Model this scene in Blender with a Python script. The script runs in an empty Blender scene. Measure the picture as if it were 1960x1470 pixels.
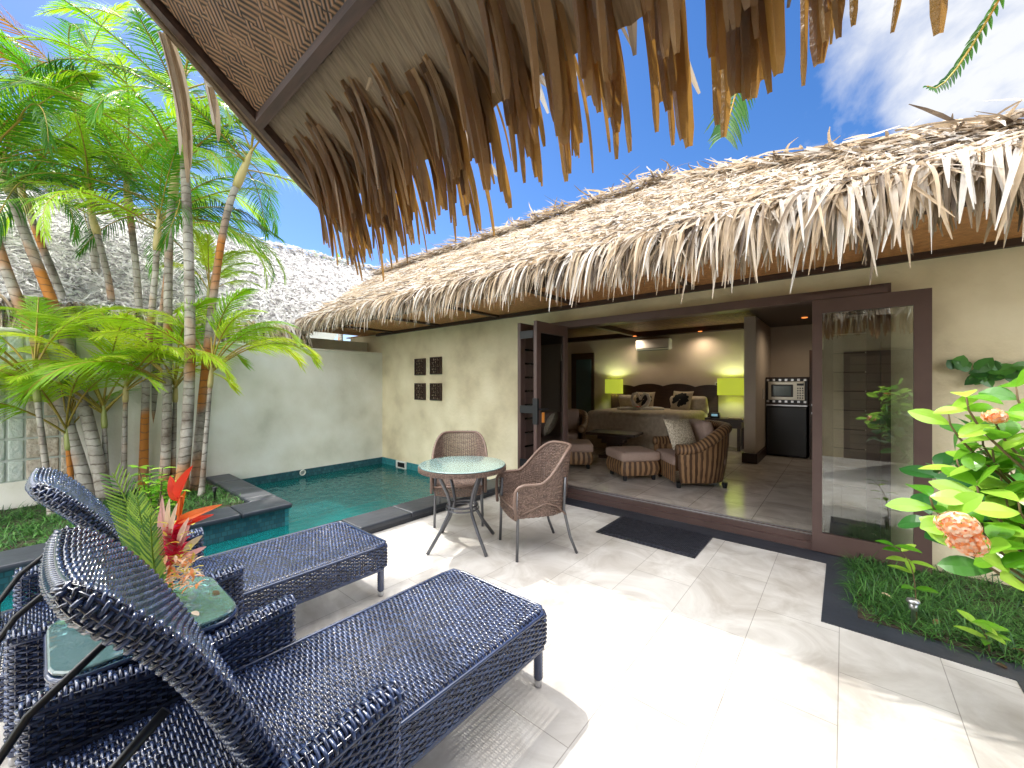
import bpy, math, random
import numpy as np
from mathutils import Vector, Matrix
random.seed(7); rng = np.random.default_rng(7)
PI = math.pi; R = math.radians
sc = bpy.context.scene; col = sc.collection
# ---------------------------------------------------------------- camera frame (used to lay out the place in metres)
F = 758.0; CAMZ = 1.5
FW = np.array([-0.642, 0.7667, 0.0]); RT = np.array([0.7667, 0.642, 0.0]); UP = np.array([0, 0, 1.0])
def at(px, py, t=None, X=None, Y=None, z=None):
    a = (px - 980) / F; b = (735 - py) / F
    d = FW + a * RT + b * UP
    if t is None:
        if X is not None: t = X / d[0]
        elif Y is not None: t = Y / d[1]
        else: t = (z - CAMZ) / d[2]
    p = d * t + np.array([0, 0, CAMZ])
    return p
# ---------------------------------------------------------------- mesh builder
def nrm(v):
    v = np.asarray(v, float); l = np.linalg.norm(v, axis=-1, keepdims=True); l[l < 1e-9] = 1
    return v / l
class MB:
    def __init__(s): s.v = []; s.f = []; s.n = 0; s.c = []; s.val = 0.5
    def add(s, V, Fc, val=None):
        V = np.asarray(V, float).reshape(-1, 3)
        if isinstance(Fc, np.ndarray): Fl = (Fc + s.n).tolist()
        else: Fl = [[i + s.n for i in f] for f in Fc]
        s.v.append(V); s.f += Fl; s.n += len(V)
        if val is None: s.c += [s.val] * len(Fl)
        elif np.isscalar(val): s.c += [float(val)] * len(Fl)
        else: s.c += list(val)
        return s
    def box(s, x0, x1, y0, y1, z0, z1, val=None, M=None):
        V = np.array([[x, y, z] for x in (x0, x1) for y in (y0, y1) for z in (z0, z1)], float)
        if M is not None: V = V @ np.array(M.to_3x3()).T + np.array(M.translation)
        return s.add(V, [[0, 1, 3, 2], [4, 6, 7, 5], [0, 4, 5, 1], [2, 3, 7, 6], [0, 2, 6, 4], [1, 5, 7, 3]], val)
    def rbox(s, x0, x1, y0, y1, z0, z1, r=0.02, n=4, puff=0.0, M=None, val=None):
        """soft-edged box (rounded cushion)"""
        cx, cy, cz = (x0+x1)/2, (y0+y1)/2, (z0+z1)/2; hx, hy, hz = (x1-x0)/2, (y1-y0)/2, (z1-z0)/2
        N = 5 + n
        g = np.linspace(-1, 1, N)
        def warp(h):
            k = np.linspace(0, 1, n//2+2)
            e = -h + r*(1-np.cos(k*PI/2)); m = np.linspace(-h+r, h-r, 5)[1:-1]
            return np.concatenate([e, m, -e[::-1]])
        ax, ay, az = warp(hx), warp(hy), warp(hz); N = len(ax)
        idx = {}; V = []; Fc = []
        def vid(i, j, k):
            if (i, j, k) not in idx:
                p = np.array([ax[i], ay[j], az[k]]); c = np.clip(p, [-(hx-r), -(hy-r), -(hz-r)], [hx-r, hy-r, hz-r])
                d = p - c; l = np.linalg.norm(d)
                if l > 1e-9: p = c + d/l*r
                if puff:
                    p = p * np.array([1, 1, 1 + puff*(1-(p[0]/hx)**2)*(1-(p[1]/hy)**2)])
                idx[(i, j, k)] = len(V); V.append(p + np.array([cx, cy, cz]))
            return idx[(i, j, k)]
        for a in range(N-1):
            for b in range(N-1):
                Fc += [[vid(a, b, 0), vid(a, b+1, 0), vid(a+1, b+1, 0), vid(a+1, b, 0)], [vid(a, b, N-1), vid(a+1, b, N-1), vid(a+1, b+1, N-1), vid(a, b+1, N-1)],
                       [vid(a, 0, b), vid(a+1, 0, b), vid(a+1, 0, b+1), vid(a, 0, b+1)], [vid(a, N-1, b), vid(a, N-1, b+1), vid(a+1, N-1, b+1), vid(a+1, N-1, b)],
                       [vid(0, a, b), vid(0, a, b+1), vid(0, a+1, b+1), vid(0, a+1, b)], [vid(N-1, a, b), vid(N-1, a+1, b), vid(N-1, a+1, b+1), vid(N-1, a, b+1)]]
        V = np.array(V)
        if M is not None: V = V @ np.array(M.to_3x3()).T + np.array(M.translation)
        return s.add(V, Fc, val)
    def tube(s, path, r, n=6, cap=True, val=None, flat=1.0):
        P = np.asarray(path, float); m = len(P); rr = np.full(m, r) if np.isscalar(r) else np.asarray(r, float)
        T = nrm(np.gradient(P, axis=0)); up = np.array([0, 0, 1.0]) if abs(T[0][2]) < .9 else np.array([1.0, 0, 0])
        V = []; B = nrm(np.cross(T[0], up))
        for i in range(m):
            B = B - T[i]*np.dot(B, T[i]); B = B/np.linalg.norm(B); N = np.cross(B, T[i])
            for k in range(n):
                a = 2*PI*k/n; V.append(P[i] + rr[i]*(math.cos(a)*B + math.sin(a)*N*flat))
        Fc = [[i*n+k, i*n+(k+1) % n, (i+1)*n+(k+1) % n, (i+1)*n+k] for i in range(m-1) for k in range(n)]
        if cap: Fc += [list(range(n))[::-1], [(m-1)*n+k for k in range(n)]]
        return s.add(V, Fc, val)
    def lathe(s, prof, c=(0, 0, 0), n=24, val=None, cap=True):
        V = [[c[0]+r*math.cos(2*PI*k/n), c[1]+r*math.sin(2*PI*k/n), c[2]+z] for r, z in prof for k in range(n)]; m = len(prof)
        Fc = [[i*n+k, i*n+(k+1) % n, (i+1)*n+(k+1) % n, (i+1)*n+k] for i in range(m-1) for k in range(n)]
        if cap: Fc += [list(range(n))[::-1], [(m-1)*n+k for k in range(n)]]
        return s.add(V, Fc, val)
    def grid(s, G, val=None, flip=False):
        G = np.asarray(G); a, b = G.shape[:2]
        i, j = np.meshgrid(np.arange(a-1), np.arange(b-1), indexing='ij')
        q = np.stack([i*b+j, (i+1)*b+j, (i+1)*b+j+1, i*b+j+1], -1).reshape(-1, 4)
        if flip: q = q[:, ::-1]
        return s.add(G.reshape(-1, 3), q, val)
    def strips(s, P0, D, N, L, Wd, nseg=3, droop=0.0, fold=0.25, curl=0.0, taper=0.6, tip=.45):
        """many leaf strips at once: P0 start, D direction, N outward normal; droop pulls them down"""
        P0 = np.asarray(P0, float); k = len(P0); D = nrm(D); N = nrm(N)
        L = np.broadcast_to(L, (k,)); Wd = np.broadcast_to(Wd, (k,)); droop = np.broadcast_to(droop, (k,))
        curl = np.broadcast_to(curl, (k,))
        S = nrm(np.cross(D, N)); rows = []; p = P0.copy(); d = D.copy()
        for i in range(nseg+1):
            f = i/nseg
            w = Wd*(1 - taper*max(0, f-.35)/.65)*(0.75 + .5*min(f/.25, 1)*.5)*(tip if i == nseg else 1)
            Nn = nrm(np.cross(S, d))
            rows.append(np.stack([p - S*w[:, None]/2, p - Nn*(fold*w)[:, None], p + S*w[:, None]/2], 1))
            if i < nseg:
                d = nrm(d + np.array([0, 0, -1.0])*(droop/nseg)[:, None] + (S*(curl/nseg)[:, None]))
                p = p + d*(L/nseg)[:, None]
                S = nrm(S - d*np.sum(S*d, 1, keepdims=True))
        V = np.stack(rows, 1)          # k, nseg+1, 3, 3
        per = (nseg+1)*3; base = (np.arange(k)*per)[:, None, None]
        q = np.array([[i*3+j, i*3+j+1, (i+1)*3+j+1, (i+1)*3+j] for i in range(nseg) for j in range(2)])
        Fc = (base + q[None]).reshape(-1, 4)
        val = np.repeat(rng.random(k), len(q))
        return s.add(V.reshape(-1, 3), Fc, val)
    def build(s, name, m, parent=None, smooth=False, loc=None):
        me = bpy.data.meshes.new(name)
        V = np.concatenate(s.v) if s.v else np.zeros((0, 3))
        if loc is not None: V = V - np.array(loc)
        me.from_pydata(V.tolist(), [], s.f); me.update()
        at_ = me.attributes.new('rnd', 'FLOAT', 'FACE'); at_.data.foreach_set('value', np.array(s.c, dtype=np.float32))
        if smooth: me.polygons.foreach_set('use_smooth', [True]*len(me.polygons))
        if m is not None: me.materials.append(m)
        o = bpy.data.objects.new(name, me); col.objects.link(o)
        if loc is not None: o.location = loc
        if parent is not None: o.parent = parent
        return o
def weave(mb, P, ns, nv, r, amp, closed=False, sr=None, valf=None, v0=0.0, v1=1.0, sides=4, flat=1.0):
    """basket weave: nv weavers running along u over and under ns stakes running along v, on the surface P(u, v)"""
    m = 2*ns + (0 if closed else 1)
    u = np.arange(m)/(2*ns); v = v0 + (v1-v0)*(np.arange(nv)+.5)/nv
    U, Vv = np.meshgrid(u, v, indexing='xy')       # nv, m
    e = 1e-3
    p = P(U, Vv); ud = nrm(P(U+e, Vv) - P(U-e, Vv)); vd = nrm(P(U, Vv+e) - P(U, Vv-e)); n = nrm(np.cross(ud, vd))
    off = amp*np.sin(PI*U*ns + PI*np.arange(nv)[:, None])
    p = p + n*off[..., None] + vd*(rng.normal(0, r*.12, p.shape[:2])[..., None])
    ang = [2*PI*k/sides + PI/4 for k in range(sides)]
    ring = np.stack([p + r*(math.cos(a)*n*flat + math.sin(a)*vd) for a in ang], 2)   # nv, m, sides, 3
    i = np.arange(m if closed else m-1); i2 = (i+1) % m
    q = []
    for k in range(sides):
        k2 = (k+1) % sides
        q.append(np.stack([i*sides+k, i*sides+k2, i2*sides+k2, i2*sides+k], -1))
    q = np.stack(q, 1).reshape(-1, 4)
    Fc = (np.arange(nv)[:, None, None]*(m*sides) + q[None]).reshape(-1, 4)
    if valf is None: val = np.repeat(rng.random(nv*len(i)), sides)
    else: val = np.tile(np.repeat(np.array([valf(int(x)//2) for x in i]), sides), nv)
    mb.add(ring.reshape(-1, 3), Fc, val)
    sr = sr or r*.8
    us = (np.arange(ns)+.5)/ns; vs = np.linspace(v0, v1, max(6, min(nv//2, 40)))
    Us, Vs = np.meshgrid(us, vs, indexing='ij')
    p = P(Us, Vs); ud = nrm(P(Us+e, Vs) - P(Us-e, Vs)); vd = nrm(P(Us, Vs+e) - P(Us, Vs-e)); n = nrm(np.cross(ud, vd))
    ring = np.stack([p + sr*(math.cos(a)*n*.5 + math.sin(a)*ud) for a in (PI/4, 3*PI/4, 5*PI/4, 7*PI/4)], 2)
    mm = len(vs); i = np.arange(mm-1); q = []
    for k in range(4): q.append(np.stack([i*4+k, i*4+(k+1) % 4, (i+1)*4+(k+1) % 4, (i+1)*4+k], -1))
    q = np.stack(q, 1).reshape(-1, 4)
    Fc = (np.arange(ns)[:, None, None]*(mm*4) + q[None]).reshape(-1, 4)
    mb.add(ring.reshape(-1, 3), Fc, .3)
# ---------------------------------------------------------------- object helpers
def tag(o, label=None, cat=None, group=None, kind=None):
    if label: o['label'] = label
    if cat: o['category'] = cat
    if group: o['group'] = group
    if kind: o['kind'] = kind
    return o
def thing(name, label, cat, loc=(0, 0, 0), rz=0, group=None):
    o = bpy.data.objects.new(name, None); col.objects.link(o); o.empty_display_size = .1
    o.location = loc; o.rotation_euler = (0, 0, rz); return tag(o, label, cat, group)
def struct(name, mb, m, smooth=False): return tag(mb.build(name, m, None, smooth), kind='structure')
def copy_tree(o, parent=None):
    c = o.copy(); col.objects.link(c); c.parent = parent
    for ch in [x for x in bpy.data.objects if x.parent == o]: copy_tree(ch, c)
    return c
# ---------------------------------------------------------------- materials
def mat(name, c1, c2=None, scale=5.0, rough=.6, metal=0, spec=.5, bump=0.0, bscale=None, attr=False, trans=0.0, tcol=None, coat=0, stretch=(1, 1, 1), detail=6, c3=None, objrnd=False, contrast=(.3, .7), world=False):
    m = bpy.data.materials.new(name); m.use_nodes = True; nt = m.node_tree; N = nt.nodes; Lk = nt.links
    b = N['Principled BSDF']; b.inputs['Roughness'].default_value = rough; b.inputs['Metallic'].default_value = metal
    b.inputs['Specular IOR Level'].default_value = spec
    if coat: b.inputs['Coat Weight'].default_value = coat; b.inputs['Coat Roughness'].default_value = .1
    c1 = tuple(c1)+(1,) if len(c1) == 3 else c1
    b.inputs['Base Color'].default_value = c1
    tc = N.new('ShaderNodeTexCoord'); mp = N.new('ShaderNodeMapping'); mp.inputs['Scale'].default_value = stretch
    if world:
        g = N.new('ShaderNodeNewGeometry'); Lk.new(g.outputs['Position'], mp.inputs['Vector'])
    else: Lk.new(tc.outputs['Object'], mp.inputs['Vector'])
    nz = N.new('ShaderNodeTexNoise'); nz.inputs['Scale'].default_value = scale; nz.inputs['Detail'].default_value = detail
    Lk.new(mp.outputs[0], nz.inputs['Vector']); colout = None
    if c2 is not None:
        rp = N.new('ShaderNodeValToRGB'); rp.color_ramp.elements[0].position = contrast[0]; rp.color_ramp.elements[1].position = contrast[1]
        rp.color_ramp.elements[0].color = c1; rp.color_ramp.elements[1].color = tuple(c2)+(1,)
        if c3 is not None:
            e = rp.color_ramp.elements.new((contrast[0]+contrast[1])/2); e.color = tuple(c3)+(1,)
        fac = nz.outputs['Fac']
        if attr or objrnd:
            if attr: an = N.new('ShaderNodeAttribute'); an.attribute_name = 'rnd'; src = an.outputs['Fac']
            else: an = N.new('ShaderNodeObjectInfo'); src = an.outputs['Random']
            mx = N.new('ShaderNodeMix'); mx.data_type = 'FLOAT'; mx.inputs[0].default_value = .7
            Lk.new(nz.outputs['Fac'], mx.inputs[2]); Lk.new(src, mx.inputs[3]); fac = mx.outputs[0]
        Lk.new(fac, rp.inputs[0]); Lk.new(rp.outputs[0], b.inputs['Base Color']); colout = rp.outputs[0]
    if bump:
        n2 = nz
        if bscale: n2 = N.new('ShaderNodeTexNoise'); n2.inputs['Scale'].default_value = bscale; n2.inputs['Detail'].default_value = 5; Lk.new(mp.outputs[0], n2.inputs['Vector'])
        bp = N.new('ShaderNodeBump'); bp.inputs['Strength'].default_value = bump; bp.inputs['Distance'].default_value = .02
        Lk.new(n2.outputs['Fac'], bp.inputs['Height']); Lk.new(bp.outputs[0], b.inputs['Normal'])
    if trans:
        tr = N.new('ShaderNodeBsdfTranslucent'); ms = N.new('ShaderNodeMixShader'); ms.inputs[0].default_value = trans
        if tcol: tr.inputs['Color'].default_value = tuple(tcol)+(1,)
        elif colout: Lk.new(colout, tr.inputs['Color'])
        else: tr.inputs['Color'].default_value = c1
        Lk.new(b.outputs[0], ms.inputs[1]); Lk.new(tr.outputs[0], ms.inputs[2]); Lk.new(ms.outputs[0], N['Material Output'].inputs[0])
    return m
def emat(name, c, s):
    m = bpy.data.materials.new(name); m.use_nodes = True; b = m.node_tree.nodes['Principled BSDF']
    b.inputs['Base Color'].default_value = tuple(c)+(1,); b.inputs['Emission Color'].default_value = tuple(c)+(1,); b.inputs['Emission Strength'].default_value = s
    return m
def glass(name, tint=(.85, .95, .93), refl=1.0, ior=1.5, rough=0.0, bump=0.0, bscale=6.0, milk=0, mcol=(.4, .7, .72)):
    m = bpy.data.materials.new(name); m.use_nodes = True; nt = m.node_tree; N = nt.nodes; Lk = nt.links
    N.remove(N['Principled BSDF']); tr = N.new('ShaderNodeBsdfTransparent'); tr.inputs[0].default_value = tuple(tint)+(1,)
    gl = N.new('ShaderNodeBsdfGlossy'); gl.inputs['Roughness'].default_value = rough; gl.inputs['Color'].default_value = (1, 1, 1, 1)
    fr = N.new('ShaderNodeFresnel'); fr.inputs['IOR'].default_value = ior
    mu = N.new('ShaderNodeMath'); mu.operation = 'MULTIPLY'; mu.use_clamp = True; mu.inputs[1].default_value = refl
    ms = N.new('ShaderNodeMixShader'); Lk.new(fr.outputs[0], mu.inputs[0]); Lk.new(mu.outputs[0], ms.inputs[0])
    under = tr.outputs[0]
    if milk:
        df = N.new('ShaderNodeBsdfDiffuse'); df.inputs[0].default_value = tuple(mcol)+(1,); m0 = N.new('ShaderNodeMixShader'); m0.inputs[0].default_value = milk
        Lk.new(tr.outputs[0], m0.inputs[1]); Lk.new(df.outputs[0], m0.inputs[2]); under = m0.outputs[0]
    Lk.new(under, ms.inputs[1]); Lk.new(gl.outputs[0], ms.inputs[2]); Lk.new(ms.outputs[0], N['Material Output'].inputs[0])
    if bump:
        nz = N.new('ShaderNodeTexNoise'); nz.inputs['Scale'].default_value = bscale; tc = N.new('ShaderNodeTexCoord'); Lk.new(tc.outputs['Object'], nz.inputs['Vector'])
        bp = N.new('ShaderNodeBump'); bp.inputs['Strength'].default_value = bump; bp.inputs['Distance'].default_value = .05
        Lk.new(nz.outputs['Fac'], bp.inputs['Height']); Lk.new(bp.outputs[0], gl.inputs['Normal']); Lk.new(bp.outputs[0], fr.inputs['Normal'])
    return m
def tilemat(name, c1, c2, mort, bw, bh, rough, off=(0, 0), rot=90, msize=.004, veins=True, bump=.15, spec=.5, plane='XY', cvar=.0):
    m = bpy.data.materials.new(name); m.use_nodes = True; nt = m.node_tree; N = nt.nodes; Lk = nt.links; b = N['Principled BSDF']
    g = N.new('ShaderNodeNewGeometry'); sx = N.new('ShaderNodeSeparateXYZ'); cx = N.new('ShaderNodeCombineXYZ'); Lk.new(g.outputs['Position'], sx.inputs[0])
    a, c = {'XY': ('Y', 'X'), 'YX': ('X', 'Y'), 'XZ': ('X', 'Z'), 'YZ': ('Y', 'Z')}[plane]
    Lk.new(sx.outputs[a], cx.inputs['X']); Lk.new(sx.outputs[c], cx.inputs['Y'])
    mp = N.new('ShaderNodeMapping'); mp.inputs['Location'].default_value = (off[0], off[1], 0); Lk.new(cx.outputs[0], mp.inputs[0])
    br = N.new('ShaderNodeTexBrick'); br.offset = .5; br.inputs['Scale'].default_value = 1; br.inputs['Brick Width'].default_value = bw; br.inputs['Row Height'].default_value = bh
    br.inputs['Mortar Size'].default_value = msize; br.inputs['Mortar Smooth'].default_value = .2; br.inputs['Bias'].default_value = 0
    br.inputs['Color1'].default_value = tuple(c1)+(1,); br.inputs['Color2'].default_value = tuple(c2)+(1,); br.inputs['Mortar'].default_value = tuple(mort)+(1,)
    Lk.new(mp.outputs[0], br.inputs['Vector']); out = br.outputs['Color']
    if veins:
        nz = N.new('ShaderNodeTexNoise'); nz.inputs['Scale'].default_value = 2.2; nz.inputs['Detail'].default_value = 9; nz.inputs['Roughness'].default_value = .62; nz.inputs['Distortion'].default_value = 1.2
        Lk.new(g.outputs['Position'], nz.inputs['Vector'])
        rp = N.new('ShaderNodeValToRGB'); rp.color_ramp.elements[0].position = .33; rp.color_ramp.elements[0].color = (.66, .63, .60, 1); rp.color_ramp.elements[1].position = .62; rp.color_ramp.elements[1].color = (1, 1, 1, 1)
        Lk.new(nz.outputs['Fac'], rp.inputs[0]); mx = N.new('ShaderNodeMix'); mx.data_type = 'RGBA'; mx.blend_type = 'MULTIPLY'; mx.inputs[0].default_value = 1
        Lk.new(out, mx.inputs[6]); Lk.new(rp.outputs[0], mx.inputs[7]); out = mx.outputs[2]
    Lk.new(out, b.inputs['Base Color']); b.inputs['Roughness'].default_value = rough; b.inputs['Specular IOR Level'].default_value = spec
    bp = N.new('ShaderNodeBump'); bp.inputs['Strength'].default_value = bump; bp.inputs['Distance'].default_value = .003; bp.invert = True
    Lk.new(br.outputs['Fac'], bp.inputs['Height']); Lk.new(bp.outputs[0], b.inputs['Normal'])
    return m
def wovenmat(name, c1, c2, s, rough=.6, plane='XY'):
    """bamboo matting: checkerboard of strips running two ways"""
    m = bpy.data.materials.new(name); m.use_nodes = True; nt = m.node_tree; N = nt.nodes; Lk = nt.links; b = N['Principled BSDF']
    tc = N.new('ShaderNodeTexCoord'); mp = N.new('ShaderNodeMapping'); mp.inputs['Scale'].default_value = (s, s, s); mp.inputs['Rotation'].default_value = (0, 0, R(45)); Lk.new(tc.outputs['Object'], mp.inputs[0])
    ck = N.new('ShaderNodeTexChecker'); ck.inputs['Scale'].default_value = 1.0; Lk.new(mp.outputs[0], ck.inputs['Vector'])
    ws = []
    for ax in ('X', 'Y'):
        w = N.new('ShaderNodeTexWave'); w.bands_direction = ax; w.inputs['Scale'].default_value = 1.57; w.inputs['Distortion'].default_value = .5; w.inputs['Detail Scale'].default_value = 2
        Lk.new(mp.outputs[0], w.inputs['Vector']); ws.append(w)
    mx = N.new('ShaderNodeMix'); mx.data_type = 'FLOAT'; Lk.new(ck.outputs['Fac'], mx.inputs[0]); Lk.new(ws[0].outputs['Fac'], mx.inputs[2]); Lk.new(ws[1].outputs['Fac'], mx.inputs[3])
    nz = N.new('ShaderNodeTexNoise'); nz.inputs['Scale'].default_value = s*.8; Lk.new(tc.outputs['Object'], nz.inputs['Vector'])
    ad = N.new('ShaderNodeMath'); ad.operation = 'MULTIPLY_ADD'; ad.inputs[1].default_value = .55; Lk.new(mx.outputs[0], ad.inputs[0]); 
    m2 = N.new('ShaderNodeMath'); m2.operation = 'MULTIPLY'; m2.inputs[1].default_value = .5; Lk.new(nz.outputs['Fac'], m2.inputs[0]); Lk.new(m2.outputs[0], ad.inputs[2])
    rp = N.new('ShaderNodeValToRGB'); rp.color_ramp.elements[0].color = tuple(c1)+(1,); rp.color_ramp.elements[1].color = tuple(c2)+(1,); rp.color_ramp.elements[0].position = .25; rp.color_ramp.elements[1].position = .75
    Lk.new(ad.outputs[0], rp.inputs[0]); Lk.new(rp.outputs[0], b.inputs['Base Color']); b.inputs['Roughness'].default_value = rough
    bp = N.new('ShaderNodeBump'); bp.inputs['Strength'].default_value = .5; bp.inputs['Distance'].default_value = .01; Lk.new(mx.outputs[0], bp.inputs['Height']); Lk.new(bp.outputs[0], b.inputs['Normal'])
    return m
def trunkmat():
    m = bpy.data.materials.new('palm_bark'); m.use_nodes = True; nt = m.node_tree; N = nt.nodes; Lk = nt.links; b = N['Principled BSDF']
    g = N.new('ShaderNodeNewGeometry'); sx = N.new('ShaderNodeSeparateXYZ'); Lk.new(g.outputs['Position'], sx.inputs[0])
    nz = N.new('ShaderNodeTexNoise'); nz.inputs['Scale'].default_value = 3; nz.inputs['Detail'].default_value = 8; Lk.new(g.outputs['Position'], nz.inputs['Vector'])
    w = N.new('ShaderNodeMath'); w.operation = 'MULTIPLY_ADD'; w.inputs[1].default_value = .24; Lk.new(nz.outputs['Fac'], w.inputs[0]); Lk.new(sx.outputs['Z'], w.inputs[2])
    fr = N.new('ShaderNodeMath'); fr.operation = 'MODULO'; fr.inputs[1].default_value = .105; Lk.new(w.outputs[0], fr.inputs[0])
    r1 = N.new('ShaderNodeValToRGB'); e = r1.color_ramp.elements; e[0].position = 0.0; e[0].color = (0, 0, 0, 1); e[1].position = .016; e[1].color = (1, 1, 1, 1); Lk.new(fr.outputs[0], r1.inputs[0])
    oi = N.new('ShaderNodeObjectInfo'); r2 = N.new('ShaderNodeValToRGB'); r2.color_ramp.interpolation = 'LINEAR'
    e = r2.color_ramp.elements; e[0].position = .30; e[0].color = (.10, .07, .05, 1); e[1].position = .72; e[1].color = (.56, .53, .48, 1); x = e.new(.48); x.color = (.30, .27, .23, 1)
    n2 = N.new('ShaderNodeTexNoise'); n2.inputs['Scale'].default_value = 2.6; n2.inputs['Detail'].default_value = 10; n2.inputs['Roughness'].default_value = .7; Lk.new(g.outputs['Position'], n2.inputs['Vector']); Lk.new(n2.outputs['Fac'], r2.inputs[0])
    # orange, freshly bared upper or lower stretches
    n3 = N.new('ShaderNodeTexNoise'); n3.inputs['Scale'].default_value = 1.1; n3.noise_dimensions = '4D'; Lk.new(g.outputs['Position'], n3.inputs['Vector'])
    mm = N.new('ShaderNodeMath'); mm.operation = 'MULTIPLY'; mm.inputs[1].default_value = 20; Lk.new(oi.outputs['Random'], mm.inputs[0]); Lk.new(mm.outputs[0], n3.inputs['W'])
    r3 = N.new('ShaderNodeValToRGB'); r3.color_ramp.elements[0].position = .5; r3.color_ramp.elements[1].position = .6; Lk.new(n3.outputs['Fac'], r3.inputs[0])
    mx = N.new('ShaderNodeMix'); mx.data_type = 'RGBA'; Lk.new(r3.outputs[0], mx.inputs[0]); Lk.new(r2.outputs[0], mx.inputs[6]); mx.inputs[7].default_value = (.46, .17, .025, 1)
    m3 = N.new('ShaderNodeMix'); m3.data_type = 'RGBA'; Lk.new(r1.outputs[0], m3.inputs[0]); m3.inputs[6].default_value = (.10, .07, .05, 1); Lk.new(mx.outputs[2], m3.inputs[7])
    Lk.new(m3.outputs[2], b.inputs['Base Color']); b.inputs['Roughness'].default_value = .75
    bp = N.new('ShaderNodeBump'); bp.inputs['Strength'].default_value = .6; bp.inputs['Distance'].default_value = .01; Lk.new(r1.outputs[0], bp.inputs['Height']); Lk.new(bp.outputs[0], b.inputs['Normal'])
    return m
M = {}
M['floor'] = tilemat('patio_stone', (.73, .71, .685), (.645, .625, .605), (.36, .34, .32), .85, .425, .5, off=(.3, .02), msize=.0022)
M['infloor'] = tilemat('room_stone', (.84, .78, .72), (.76, .71, .65), (.42, .39, .36), .62, .62, .12, off=(.1, .1), msize=.004, spec=.6)
M['wall'] = mat('plaster', (.56, .47, .31), (.88, .79, .58), 1.5, .85, bump=.25, bscale=24, contrast=(.30, .68), c3=(.76, .665, .46), world=True, detail=9)
M['gwall'] = mat('garden_plaster', (.56, .55, .45), (.86, .85, .78), 1.5, .85, bump=.25, bscale=24, contrast=(.22, .66), c3=(.75, .735, .64), world=True, detail=9)
M['inwall'] = mat('room_plaster', (.60, .51, .41), (.66, .57, .46), 2, .8)
M['frame'] = mat('brown_aluminium', (.095, .058, .052), (.115, .072, .064), 6, .38, spec=.5)
M['darkwood'] = mat('dark_wood', (.028, .014, .01), (.06, .028, .018), 4, .4, stretch=(1, 12, 12))
M['beam'] = mat('beam_wood', (.035, .017, .012), (.08, .04, .026), 5, .55, stretch=(1, 8, 8), bump=.2)
M['slate'] = mat('slate', (.022, .027, .038), (.045, .052, .07), 3.5, .42, bump=.2, bscale=14, world=True, detail=8)
M['thatch'] = mat('thatch', (.09, .065, .05), (.74, .71, .67), 7, .7, attr=True, c3=(.60, .47, .32), contrast=(.14, .80), trans=.28)
M['thatchw'] = mat('weathered_thatch', (.25, .235, .235), (.88, .86, .84), 9, .7, attr=True, c3=(.82, .80, .80), contrast=(.2, .7), trans=.2)
M['thatchbase'] = mat('thatch_base', (.10, .08, .06), (.26, .21, .15), 14, .9, bump=.6)
M['leafdry'] = mat('dry_leaf', (.05, .034, .022), (.34, .23, .12), 6, .42, attr=True, c3=(.14, .09, .05), contrast=(.2, .85), trans=.34, tcol=(.80, .42, .09), bump=.4, bscale=30, stretch=(3, 3, 3), spec=.4)
M['leafsheet'] = mat('leaf_sheet', (.17, .125, .08), (.34, .26, .17), 5, .55, stretch=(26, 2, 2), bump=.3, trans=.12, tcol=(.35, .2, .06))
M['soffit'] = wovenmat('woven_soffit', (.26, .09, .025), (.85, .42, .16), 22)
M['soffit2'] = wovenmat('woven_panel', (.012, .006, .003), (.34, .19, .10), 11)
M['wicker'] = mat('sky_tinted_wicker', (.008, .016, .055), (.055, .090, .215), 9, .20, attr=True, spec=.8, coat=.5)  # navy base carries the blue of the reflected sky
M['wickerb'] = mat('brown_wicker', (.08, .05, .04), (.34, .23, .18), 9, .42, attr=True, contrast=(-0.0, 1.0))
M['rattan'] = mat('striped_rattan', (.09, .045, .025), (.40, .24, .12), 9, .45, attr=True, contrast=(.2, .8))
M['steel'] = mat('grey_metal', (.16, .165, .18), rough=.35, metal=.7)
M['silver'] = mat('silver_metal', (.6, .6, .62), rough=.3, metal=.9)
M['white'] = mat('white_plastic', (.75, .74, .7), rough=.4)
M['black'] = mat('black_plastic', (.012, .013, .016), rough=.35)
M['cushion'] = mat('pink_beige_cloth', (.42, .31, .26), (.47, .35, .30), 30, .85, bump=.1)
M['quilt'] = mat('quilt_cloth', (.56, .48, .38), (.74, .66, .55), 14, .85, bump=.4, bscale=22)
M['cream'] = mat('cream_cloth', (.45, .38, .28), (.5, .42, .31), 20, .85)
M['sequin'] = mat('sequin_cloth', (.42, .36, .26), (.75, .68, .55), 60, .35, bump=.6, contrast=(.42, .58))
M['towel'] = mat('white_towel', (.8, .79, .77), rough=.95, bump=.3, bscale=60)
M['leaf'] = mat('palm_green', (.012, .075, .006), (.38, .60, .02), 2, .34, objrnd=True, c3=(.10, .32, .010), contrast=(.15, .8), trans=.5, spec=.5)
M['leafy'] = mat('young_palm_green', (.22, .48, .012), (.66, .78, .05), 2, .38, objrnd=True, contrast=(.2, .85), trans=.5)
M['cocoleaf'] = mat('coconut_green', (.01, .06, .008), (.06, .20, .015), 3, .35, trans=.22)
M['leafo'] = mat('withered_palm', (.22, .09, .012), (.40, .19, .03), 6, .6, trans=.4)
M['rachis'] = mat('palm_stalk', (.25, .25, .035), (.42, .24, .04), 3, .5)
M['shaft'] = mat('palm_crownshaft', (.30, .33, .10), (.52, .42, .18), 2.5, .45, objrnd=True)
M['bark'] = trunkmat()
M['grass'] = mat('mondo_grass', (.02, .09, .02), (.10, .27, .05), 8, .45, attr=True, trans=.2)
M['soil'] = mat('soil', (.03, .022, .015), (.07, .05, .035), 12, .95, bump=.5)
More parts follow.
